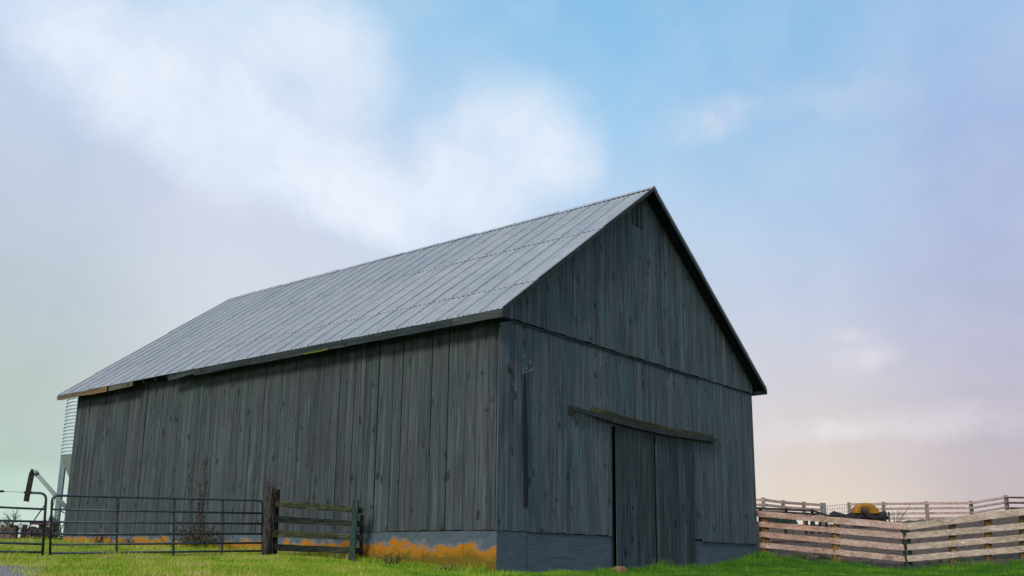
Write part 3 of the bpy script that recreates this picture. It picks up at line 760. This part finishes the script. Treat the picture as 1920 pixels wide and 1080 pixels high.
# chain that ties the two gates
b = MB(); pa, pb = at(86, 976, 19.13), at(98, 978, 19.2)
for i in range(9):
    t = i/8; c = pa.lerp(pb, t)-Z*.05*math.sin(math.pi*t); b.tube([c+Vector((-.018, 0, .01)), c+Vector((.018, (-1)**i*.012, -.01))], .007, 5)
tag(b.build('gate_chain', m_wire, off=tuple(pa)), 'short chain tying the two steel gates together', 'chain')
# dark board strapped upright behind the broken top rail
b = MB(); b.beam(at(49, 940, 19.03), at(60, 886, 19.03), .095, .035, side=(1, 0, .1), segs=6, wob=.004); b.tube([at(59, 888, 19.03), at(60.5, 880, 19.03)], [.04, .03], 6)
tag(b.build('board', m_iron, off=tuple(at(50, 940, 19.03))), 'dark leaning board standing up from the rail of the left gate', 'board')

# ------------------------------------------------------------------ short timber fence beside the gate
tf = thing('timber_fence', 'short dark mossy board fence close to the barn side wall', 'fence', tuple(gnd(590, 21.2)))
b = MB(); lo = gnd(503, 21.1)-Z*.15
pts = [lo, at(502, 1010, 21.1), at(504, 975, 21.1), at(506, 945, 21.1), at(509, 924, 21.1), at(511, 914, 21.1)]
b.tube(pts, [.13, .115, .105, .10, .085, .05], 9)
for v in range(len(b.v)): b.v[v] = tuple(Vector(b.v[v])+Vector([random.uniform(-.012, .012) for _ in range(3)]))
o = gpart(b, 'log_post', m_bark, tf, True); o['label'] = 'round bark covered gate post'
b = MB(); b.beam(at(512, 1047, 21.25), at(518, 918, 21.25), .14, .14, side=(1, 0, 0), segs=5, wob=.006); gpart(b, 'post', m_darkpost, tf, False)
for (x0, ya, yb, x1, yc, yd, m_) in ((514, 937, 951, 680, 951, 963, m_mossrail), (514, 968, 979, 680, 977, 989, m_darkpost), (514, 994, 1006, 679, 1003, 1013, m_mossrail), (514, 1019, 1033, 677, 1027, 1039, m_darkpost)):
    b = MB(); p, q = at(x0, (ya+yb)/2, 21.12), at(x1, (yc+yd)/2, 21.25); b.beam(p, q, .04, .145, side=(0, 1, 0), segs=10, wob=.006, taper=.86)
    gpart(b, 'rail', m_, tf, False)
b = MB(); b.beam(gnd(660, 21.15)-Z*.2, at(667.5, 938, 21.15), .12, .12, side=(1, 0, 0), segs=5, wob=.005); gpart(b, 'post', m_gpost, tf, False)
b = MB(); b.beam(gnd(677, 21.4)-Z*.2, at(679, 966, 21.4), .07, .07, side=(1, 0, 0), segs=4, wob=.004); gpart(b, 'stake', m_bark, tf, False)
# creeper twigs on the log post
b = MB()
for i in range(34):
    t = random.random(); c = lo.lerp(pts[-1], t); a = random.uniform(-2.8, -.3)
    p = c+Vector((math.cos(a)*.12, math.sin(a)*.12, 0)); q = p+Vector((random.uniform(-.05, .05), -.02, random.uniform(.15, .4)))
    b.tube([p, p.lerp(q, .5)+Vector((random.uniform(-.02, .02), -.015, 0)), q], [.007, .006, .003], 4)
for i in range(26):
    p = pts[-1]+Vector((random.gauss(0, .05), random.gauss(0, .04), random.uniform(-.3, .0))); q = p+Vector((random.gauss(-.02, .07), random.gauss(0, .05), random.uniform(.05, .22)))
    b.tube([p, q], [.006, .002], 4)
for i in range(90): b.leaf(pts[-1]+Vector((random.gauss(-.03, .08), random.gauss(-.05, .05), random.gauss(-.02, .13))), random.uniform(.012, .028), m=1)
tag(b.build('creeper', [m_stem, m_vine], off=tuple(lo)), 'dry creeper twigs climbing the log gate post', 'vine')

# ------------------------------------------------------------------ plants on the side wall
def wallp(px, py, off): return hit(px, py, U, P0-U*off)
b = MB()
stems = [[(372, 1022), (374, 990), (372, 960), (375, 930), (370, 900)], [(376, 1020), (380, 980), (378, 950), (384, 915), (383, 880), (386, 852)], [(366, 1022), (358, 985), (356, 950), (352, 910), (352, 890)], [(378, 1020), (392, 1000), (400, 985)], [(364, 1022), (345, 1005), (335, 990)]]
for st in stems:
    pp = [wallp(x, y, random.uniform(.06, .12)) for x, y in st]; b.tube(pp, [.016-.010*i/(len(pp)-1) for i in range(len(pp))], 5)
    for p, q in zip(pp, pp[1:]):
        for k in range(16):
            c = p.lerp(q, random.random()); e = c+Vector((random.gauss(0, .10), random.uniform(-.10, .03), random.gauss(.03, .09)))
            if k % 2: b.tube([c, e], [.005, .002], 4)
            b.leaf(e, random.uniform(.018, .04), m=1)
for i in range(1100):
    c = wallp(random.gauss(372, 24), 1020-abs(random.gauss(0, 15)), random.uniform(.05, .5)); b.leaf(c, random.uniform(.02, .045), m=2)
tag(b.build('climbing_vine', [m_stem, m_vine, m_weed], off=tuple(wallp(372, 1022, .1))), 'thin reddish vine climbing the barn side wall behind the gate', 'vine')
def weed(px, py, off, hgt, n, label, plane='s', mleaf=None, spread=.12):
    base = wallp(px, py, off) if plane == 's' else px
    base = Vector((base.x, base.y, h(base.x, base.y)))
    b = MB()
    for i in range(n):
        q = base+Vector((random.gauss(0, spread*1.6), random.gauss(0, spread), hgt*random.uniform(.4, 1)))
        p0 = base+Vector((random.gauss(0, spread*.5), random.gauss(0, spread*.4), -.02)); mid_ = p0.lerp(q, .5)+Vector((random.gauss(0, .02), 0, .02))
        b.tube([p0, mid_, q], [.006, .005, .002], 4)
        for k in range(7): c = p0.lerp(q, random.uniform(.2, 1)); b.leaf(c+Vector((random.gauss(0, .03), random.gauss(0, .03), 0)), random.uniform(.015, .035), m=1)
    return tag(b.build('weed', [m_stem, mleaf or m_weed], off=tuple(base)), label, 'weed', 'weeds along the barn')
weed(186, 1020, .35, .55, 22, 'tall brown weed at the far left end of the barn wall')
weed(240, 1022, .3, .3, 14, 'low brown weed under the second gate panel by the barn')
weed(735, 1055, .45, .28, 26, 'dark weed at the lichened footing right of the timber fence')
weed(845, 1070, .3, .22, 16, 'small weed under the lichened footing nearest the barn corner')

# ------------------------------------------------------------------ stone by the door
b = MB(); s = hit(1161, 1072, V, P0-V*.35); s.z = h(s.x, s.y)
for i, (dx, sz, zz) in enumerate(((0, (.34, .26, .13), .05), (.10, (.22, .2, .05), .12))):
    b.box(s+U*dx*.5+Z*zz, sz, rot=Matrix.Rotation(YU+.1*i, 3, 'Z'), taper=.88)
o = tag(b.build('stone_block', m_stone, off=tuple(s)), 'orange sandstone block at the foot of the barn door', 'stone')
bv = o.modifiers.new('bevel', 'BEVEL'); bv.width = .02; bv.segments = 2

# ------------------------------------------------------------------ grain bin behind the barn
BD = 36.0; bc = at(172, 1000, BD); gz = h(bc.x, bc.y)
bn = thing('grain_bin', 'corrugated metal hopper bin on green legs behind the barn', 'grain bin', (bc.x, bc.y, gz))
zt = at(172, 733, BD).z-gz; zm = at(172, 857, BD).z-gz; rad = (172-104)/FPX*BD; zr = at(172, 703, BD).z-gz
b = MB(); prof = []; k = 0; z_ = zm
while z_ < zt:
    prof += [(rad-.03, z_), (rad+.01, z_+.04), (rad+.01, z_+.07), (rad-.03, z_+.10)]; z_ += .13
prof.append((rad, zt)); b.lathe((0, 0, 0), prof, 48); b.build('shell', m_bin, bn)
b = MB(); b.lathe((0, 0, 0), [(rad+.05, zt-.03), (rad+.05, zt), (.25, zr), (.25, zr+.06)], 32); b.build('cone_roof', m_bin, bn)
b = MB(); b.lathe((0, 0, 0), [(.0, zr+.16), (.30, zr+.13), (.32, zr+.04), (.28, zr+.03)], 20); b.build('lid', m_iron, bn)
b = MB(); zh = .75; b.lathe((0, 0, 0), [(.16, zh-.08), (.16, zh), (rad, zm)], 32); b.build('hopper', m_auger, bn)
for th in (172, 262, 352, 82):
    c, s_ = math.cos(R(th)), math.sin(R(th)); b = MB()
    rr = rad+.11
    b.beam((rr*c, rr*s_, -.2), (rr*c, rr*s_, zm+.80), .10, .20, side=(-s_, c, 0)); b.build('leg', m_leg, bn)
for i in range(4):
    t0, t1 = R(172+90*i), R(172+90*(i+1))
    b = MB(); b.tube([((rad+.05)*math.cos(t0), (rad+.05)*math.sin(t0), .25), ((rad+.05)*math.cos(t1), (rad+.05)*math.sin(t1), 1.25)], .02, 6); b.build('brace', m_leg, bn)
# auger leaning up to the left from under the hopper
p0 = at(160, 993, 35.6); p1 = at(70, 890, 35.2)
ag = thing('grain_auger', 'pale auger tube slanting up to the left under the grain bin', 'auger', (p0.x, p0.y, h(p0.x, p0.y)))
b = MB(); b.tube([p0, p1], .075, 14); gpart(b, 'tube', m_atube, ag)
b = MB(); dr_ = (p1-p0).normalized(); b.tube([p1, p1+dr_*.18], [.09, .085], 12); gpart(b, 'spout', m_atube, ag)
b = MB()
mm = p0.lerp(p1, .62)
for dx in (-.35, .35):
    e = Vector((mm.x+dx, mm.y+.2, 0)); e.z = h(e.x, e.y)-.05; b.tube([mm, e], .018, 6)
gpart(b, 'stand', m_wire, ag)

# ------------------------------------------------------------------ scrub and debris left of the barn
def twigtree(px, d, top_px, top_py, n, label):
    base = gnd(px, d); top = at(top_px, top_py, d); b = MB()
    b.tube([base-Z*.1, base.lerp(top, .5)+Vector((random.gauss(0, .05), 0, 0)), top], [.03, .02, .006], 5)
    for i in range(n):
        t = random.uniform(.15, .95); c = base.lerp(top, t); e = c+Vector((random.gauss(0, .35), random.gauss(0, .3), random.uniform(.1, .55)))*(1.1-t*.6)
        m_ = c.lerp(e, .5)+Vector((0, 0, .03)); b.tube([c, m_, e], [.010, .007, .002], 4)
        for k in range(3): e2 = m_+Vector((random.gauss(0, .14), random.gauss(0, .12), random.uniform(.03, .22))); b.tube([m_, e2], [.005, .002], 4)
    return tag(b.build('bare_shrub', m_stem, off=tuple(base)), label, 'shrub', 'bare shrubs left of the barn')
twigtree(8, 31, 30, 968, 26, 'bare shrub with slanting twigs at the left frame edge')
twigtree(42, 31, 40, 990, 10, 'smallest bare shrub, beside the brown stumps')
twigtree(-60, 31, -50, 960, 26, 'bare shrub beyond the left frame edge')
def bush(px, d, rx, rz_, n, label, m_, name='bush'):
    base = gnd(px, d); b = MB()
    for i in range(5): b.tube([base-Z*.05, base+Vector((random.gauss(0, rx*.5), random.gauss(0, rx*.4), rz_*random.uniform(.5, 1)))], [.015, .004], 5)
    for i in range(n):
        q = Vector([random.gauss(0, 1) for _ in range(3)]).normalized()*random.random()**.4
        b.leaf(base+Vector((q.x*rx, q.y*rx*.8, abs(q.z)*rz_)), random.uniform(.02, .045), m=1)
    return tag(b.build(name, [m_stem, m_], off=tuple(base)), label, 'bush', 'bushes left of the barn')
bush(64, 32, .38, .35, 900, 'reddish bush seen through the left gate beside the bin leg', m_vine)
bush(93, 34, .34, .95, 1000, 'dark bush around the foot of the bin leg', m_weed)
bush(128, 33.5, .42, .28, 900, 'low dark bush between the bin leg and the barn', m_weed)
bush(0, 31.5, .4, .62, 900, 'dark green bush at the left frame edge', m_weed)
def stump(px, d, w, hgt, label):
    base = gnd(px, d); b = MB(); n = 10
    b.lathe(base, [(0, -.1), (w/2*1.2, -.1), (w/2*1.05, hgt*.3), (w/2, hgt*.9), (w/2*.9, hgt), (0, hgt*.96)], n)
    for v in range(len(b.v)): b.v[v] = tuple(Vector(b.v[v])+Vector([random.uniform(-.02, .02) for _ in range(3)]))
    return tag(b.build('stump', m_cobble, off=tuple(base)), label, 'stump', 'brown stumps beyond the left gate')
stump(17, 31, .36, .48, 'brown stump nearest the left frame edge'); stump(2, 31, .3, .42, 'brown stump cut by the left frame edge')
stump(39, 31.2, .16, .52, 'thin brown stump beside the reddish bush'); stump(50, 32, .15, .4, 'slender brown stump right in front of the reddish bush')
tb = gnd(73, 35.5)
tr_ = thing('trailer', 'tiny maroon and white trailer far off beside the bin leg', 'trailer', tuple(tb))
b = MB(); b.box((0, 0, .62), (.75, .5, .14)); b.build('deck', m_maroon, tr_)
b = MB(); b.box((.18, 0, .76), (.3, .42, .14), taper=.85); b.build('load', m_white, tr_)
for dx in (-.22, .22):
    b = MB(); b.tube([(dx, -.27, .24), (dx, -.19, .24)], .24, 14); b.build('wheel', m_iron, tr_)
b = MB(); b.box((0, 0, .46), (.08, .46, .2)); b.build('axle', m_iron, tr_)

# ------------------------------------------------------------------ right hand board fences
nf = thing('board_fence', 'near four board fence running from the barn corner to the dark green post', 'fence', tuple(gnd(1565, 28)), group='board fences of the yard')
def dfa(px): return 28.55+(px-1418)/(1700-1418)*(27.1-28.55)
RA = [((958, 968.5), (980.5, 994)), ((977.5, 987), (1000, 1012)), ((996, 1006), (1021, 1033)), ((1016, 1026), (1043, 1054))]
for i, ((a0, a1), (c0, c1)) in enumerate(RA):
    for (xa, xb) in ((1418, 1566), (1566, 1703)):
        t0, t1 = (xa-1418)/285, (xb-1418)/285
        ya0, ya1 = a0+(c0-a0)*t0, a1+(c1-a1)*t0; yb0, yb1 = a0+(c0-a0)*t1, a1+(c1-a1)*t1
        p, q = at(xa, (ya0+ya1)/2, dfa(xa)), at(xb, (yb0+yb1)/2, dfa(xb))
        hh = ((ya1-ya0)+(yb1-yb0))/2/FPX*28*.96
        b = MB(); b.beam(p+Z*random.uniform(-.008, .008), q+Z*random.uniform(-.008, .008), .035, hh, side=V if False else (0, 1, 0), segs=9, wob=.004)
        gpart(b, 'rail', m_rail, nf, False)
for px, yt, m_ in ((1434, 962, m_tpost), (1566, 984, m_tpost)):
    d = dfa(px)+.12; b = MB(); b.beam(gnd(px+1, d)-Z*.2, at(px, yt, d), .19, .15, side=(1, 0, 0), segs=5, wob=.005); gpart(b, 'post', m_, nf, False)
b = MB(); d = 27.2; b.beam(gnd(1703, d)-Z*.2, at(1696, 985, d), .19, .15, side=(1, 0, 0), segs=5, wob=.005); o = gpart(b, 'post', m_gpost, nf, False); o['label'] = 'dark green corner post'

nb = thing('board_fence', 'near pale board fence from the dark green post off to the right edge', 'fence', tuple(gnd(1810, 26.8)), group='board fences of the yard')
RB = [((981, 993), (949, 960.5)), ((999.5, 1010), (978, 989)), ((1021, 1031.5), (999, 1010.5)), ((1043, 1053), (1020, 1031.5))]
def dfb(px): return 27.0+(px-1700)/(1950-1700)*(26.3-27.0)
RBx = [1701, 1790, 1855, 1952]
for i, ((a0, a1), (c0, c1)) in enumerate(RB):
    cuts = RBx if i else [1701, 1838, 1952]
    for xa, xb in zip(cuts, cuts[1:]):
        t0, t1 = (xa-1701)/(1952-1701), (xb-1701)/(1952-1701)
        yy = lambda t, s: (a0+(c0-a0)*t) if s == 0 else (a1+(c1-a1)*t)
        p, q = at(xa, (yy(t0, 0)+yy(t0, 1))/2, dfb(xa)), at(xb, (yy(t1, 0)+yy(t1, 1))/2, dfb(xb))
        b = MB(); b.beam(p+Z*random.uniform(-.008, .008), q+Z*random.uniform(-.008, .008), .035, .165 if i else .19, side=(0, 1, 0), segs=8, wob=.004); gpart(b, 'rail', m_railp, nb, False)
for px, yt in ((1785, 980), (1852, 970), (1917, 962)):
    d = dfb(px)+.13; b = MB(); b.beam(gnd(px, d)-Z*.2, at(px, yt, d), .15, .13, side=(1, 0, 0), segs=5, wob=.005); gpart(b, 'post', m_tpost, nb, False)

# far fence along the crest: post spacing from the photo, three runs
def far_run(label, pts, nr, base_off, group='board fences of the yard'):
    t = thing('board_fence', label, 'fence', tuple(gnd(pts[0][0], pts[0][2])), group=group)
    for i, (px, ytop, d, sp) in enumerate(pts):
        top = at(px, ytop, d); b = MB(); b.beam(Vector((top.x, top.y, h(top.x, top.y)-.3)), top, .17, .14, side=(1, 0, 0)); gpart(b, 'post', m_farp, t, False)
        if i:
            (qx, qt, qd, _) = pts[i-1]
            for k in range(nr):
                p = at(qx, qt+4+k*sp, qd-.1); q = at(px, ytop+4+k*sp, d-.1); b = MB(); b.beam(p, q, .035, .14, side=(0, 1, 0), segs=4, wob=.004); gpart(b, 'rail', m_far, t, False)
    return t
far_run('far board fence on the crest right of the yellow bale', [(1592, 942, 57, 9.2), (1656, 941, 56, 9.2), (1737, 940, 55, 9.2), (1820, 939.5, 54, 9.2), (1886, 928.5, 50, 9.4), (1960, 929, 46, 10)], 4, 0)
far_run('far board fence on the crest just right of the barn', [(1395, 935, 50, 9.2), (1431, 933, 50, 9.2), (1468, 938, 51, 9.2), (1507, 941, 52, 9.2), (1541, 943, 53, 9.2)], 4, 0)
# wire panel between the two
t0 = gnd(1568, 55); wp = thing('wire_panel', 'thin wire panel between the two far board fences', 'wire panel', tuple(t0))
b = MB()
for k in range(11):
    px = 1547+k*4.5; yt = 948-k*.4; p = at(px, yt, 55); b.tube([p, Vector((p.x, p.y, h(p.x, p.y)))], .010, 4)
for k in range(4): b.tube([at(1545, 949+k*7, 55), at(1594, 945+k*7, 55)], .012, 4)
gpart(b, 'mesh', m_wire, wp, False)
b = MB(); p = at(1546, 943, 53); b.beam(Vector((p.x, p.y, h(p.x, p.y)-.2)), p, .12, .1, side=(1, 0, 0)); gpart(b, 'post', m_leg, wp, False)

# dark feed rack behind the near fence
fr = thing('feed_rack', 'dark slatted cattle feed rack behind the near fence by the barn', 'feed rack', tuple(gnd(1480, 37)))
for (xa, ya, xb, yb) in ((1405, 952, 1525, 958), (1405, 958.5, 1536, 964)):
    b = MB(); b.beam(at(xa, ya, 37), at(xb, yb, 37), .05, .07, side=(0, 1, 0), segs=3, wob=.004); gpart(b, 'rail', m_iron, fr, False)
for px, yt in ((1474, 953), (1523, 955), (1425, 951)):
    b = MB(); g = gnd(px, 37.1); b.beam(g-Z*.1, at(px, yt, 37.1), .10, .08, side=(1, 0, 0)); gpart(b, 'post', m_iron, fr, False)
for px in (1513, 1526, 1538, 1550):
    b = MB(); g = gnd(px, 36.9); b.beam(at(px-1, 1003, 36.9) if False else g, at(px, 962 if px < 1530 else 968, 36.9), .10, .05, side=(1, 0, 0)); gpart(b, 'slat', m_gpost, fr, False)
b = MB(); b.beam(at(1525, 958, 37), at(1556, 968, 37), .05, .07, side=(0, 1, 0)); gpart(b, 'brace', m_iron, fr, False)
b = MB(); q = [at(1440, 964, 37.05), at(1488, 966, 37.05), at(1497, 983, 37.05), at(1440, 981, 37.05)]; q2 = [p+Vector((0, .05, 0)) for p in q]
b.add(q+q2, [(3, 2, 1, 0), (4, 5, 6, 7), (0, 1, 5, 4), (1, 2, 6, 5), (2, 3, 7, 6), (3, 0, 4, 7)]); gpart(b, 'side_panel', m_gpost, fr, False)
b = MB(); g0, g1_ = gnd(1425, 36.6), gnd(1556, 36.6); b.beam(g0+Z*.12, g1_+Z*.12, .5, .24, side=(0, 1, 0), segs=4, wob=.01); gpart(b, 'trough', m_cobble, fr, False)

# yellow straw bale lying in a dark bunk
bk = at(1612, 970, 44); gzz = h(bk.x, bk.y)
ft = thing('feed_bunk', 'long low black feed bunk on the crest under the yellow bale', 'feed bunk', (bk.x, bk.y, gzz))
b = MB(); x0 = at(1556, 970, 44).x-bk.x; x1 = at(1668, 970, 44).x-bk.x; zt = at(1612, 961, 44).z-gzz; zend = at(1560, 960, 44).z-gzz
pts = [(x0, 0, zend-.15), (x0+.15, 0, zend-.12), (x0+.7, 0, zend-.22), (x0+1.1, 0, zt-.18), (0, 0, zt-.16), (x1-.5, 0, zt-.17), (x1-.15, 0, zt-.12)]
b.tube(pts, [.07, .16, .14, .20, .22, .22, .2], 10)
for v in range(len(b.v)): b.v[v] = tuple(Vector(b.v[v])+Vector([random.uniform(-.02, .02) for _ in range(3)]))
b.build('body', m_iron, ft, False)
for xx in (x0+.3, x0+1.2, .2, x1-.3):
    b = MB(); b.box((xx, 0, (zt-.25)/2), (.12, .5, max(.2, zt-.2))); b.build('leg', m_iron, ft)
b = MB(); b.beam((x1-.02, 0, -.05), (x1-.02, 0, zt+.05), .06, .06, side=(1, 0, 0)); b.build('post', m_gpost, ft)
b = MB(); bx = at(1623, 962, 44).x-bk.x; RX = 24/FPX*44; RZ = at(1623, 942, 44).z-gzz-(zt-.02)
n = 28
for ring, (yy, k) in enumerate(((-.32, .80), (-.28, .95), (-.1, 1.0), (.3, 1.0), (.5, .9))):
    for j in range(n+1):
        th = math.pi*j/n; w = 1+random.uniform(-.05, .05); b.v.append((bx+RX*k*w*math.cos(th), yy, zt-.04+RZ*k*w*math.sin(th)))
for i in range(4):
    for j in range(n): b.face((i*(n+1)+j, (i+1)*(n+1)+j, (i+1)*(n+1)+j+1, i*(n+1)+j+1), .5)
# front face with a hollow
k0 = len(b.v)
for j in range(n+1):
    th = math.pi*j/n; b.v.append((bx-.05+.22*math.cos(th), -.27, zt-.04+RZ*.42*math.sin(th)))
for j in range(n): b.face((j, j+1, k0+j+1, k0+j), .5)
k1 = len(b.v)
for j in range(n+1):
    th = math.pi*j/n; b.v.append((bx-.05+.1*math.cos(th), .05, zt-.04+RZ*.25*math.sin(th)))
for j in range(n): b.face((k0+j, k0+j+1, k1+j+1, k1+j), .5)
b.face(list(range(k1, k1+n+1)), .5)
off = Vector((bk.x, bk.y, gzz)); 
o = b.build('straw_bale', m_bale, None, True, loc=off); tag(o, 'rounded yellow straw bale with a dark hollow, lying on the black bunk', 'bale')
b = MB(); b.tube([(bx-.32, -.42, zt+.22), (bx-.15, -.44, zt+.05), (bx-.02, -.44, zt-.22)], [.03, .13, .05], 8)  # dark lump added to stand for the shaded hollow of the bale
for v in range(len(b.v)): b.v[v] = tuple(Vector(b.v[v])+Vector([random.uniform(-.02, .02) for _ in range(3)]))
tag(b.build('lump', m_stem, None, False, loc=off), 'crumpled dark brown sack added to darken the hollow of the yellow bale', 'lump')

# bare shrub beside the far fence, right of the bale
base = gnd(1683, 42); b = MB()
for k in range(7):
    e = at(random.uniform(1668, 1708), random.uniform(944, 965), 42+random.uniform(-.3, .3)); b.tube([base, base.lerp(e, .5)+Vector((random.gauss(0, .06), 0, .05)), e], [.014, .010, .004], 4)
    for j in range(3): c = base.lerp(e, random.uniform(.4, .9)); b.tube([c, c+Vector((random.gauss(0, .12), random.gauss(0, .1), random.uniform(.05, .3)))], [.006, .003], 4)
tag(b.build('bare_shrub', m_stem, off=tuple(base)), 'bare thin shrub before the far fence, right of the yellow bale', 'shrub')
# weeds in the yard
for i, (px, d, hh, lab) in enumerate(((1533, 31.5, .25, 'low green weed in the dirt left of the middle fence post'), (1500, 29.3, .22, 'green weed behind the bottom board near the barn'), (1545, 29.0, .2, 'small green weed beside the tan fence post'))):
    g = gnd(px, d); b = MB()
    for k in range(160):
        c = g+Vector((random.gauss(0, .16), random.gauss(0, .12), abs(random.gauss(0, hh*.4)))); b.leaf(c, random.uniform(.02, .05), m=1)
        if k % 2 == 0: b.tube([g-Z*.02, c], [.005, .003], 4)
    for k in range(0): b.tube([g, g+Vector((random.gauss(0, .12), random.gauss(0, .1), hh*.8))], [.006, .003], 4)
    tag(b.build('weed', [m_stem, leafm('yard weed', [(.05, .10, .01), (.12, .16, .02), (.25, .24, .04), (.10, .12, .03)])], off=tuple(g)), lab, 'weed', 'weeds in the yard')
# clods and stones of the yard
b = MB()
for i in range(2600):
    x = RNG.uniform(6, 24); y = RNG.uniform(24, 48)
    if dirt(np.array([x]), np.array([y]))[0] < .8: continue
    z = h(x, y); s = random.uniform(.02, .07)*(1 if random.random() < .97 else 2); c = Vector((x, y, z+s*.2))
    vs = [c+Vector((sx*s*random.uniform(.6, 1.2), sy*s*random.uniform(.6, 1.2), sz*s*random.uniform(.4, .8))) for sx, sy, sz in ((1, 0, 0), (0, 1, 0), (-1, 0, 0), (0, -1, 0), (0, 0, 1), (0, 0, -1))]
    b.add(vs, [(0, 1, 4), (1, 2, 4), (2, 3, 4), (3, 0, 4), (1, 0, 5), (2, 1, 5), (3, 2, 5), (0, 3, 5)])
o = b.build('clods', m_cobble); o['kind'] = 'stuff'; tag(o, 'brown clods and small stones strewn over the bare yard', 'clods')
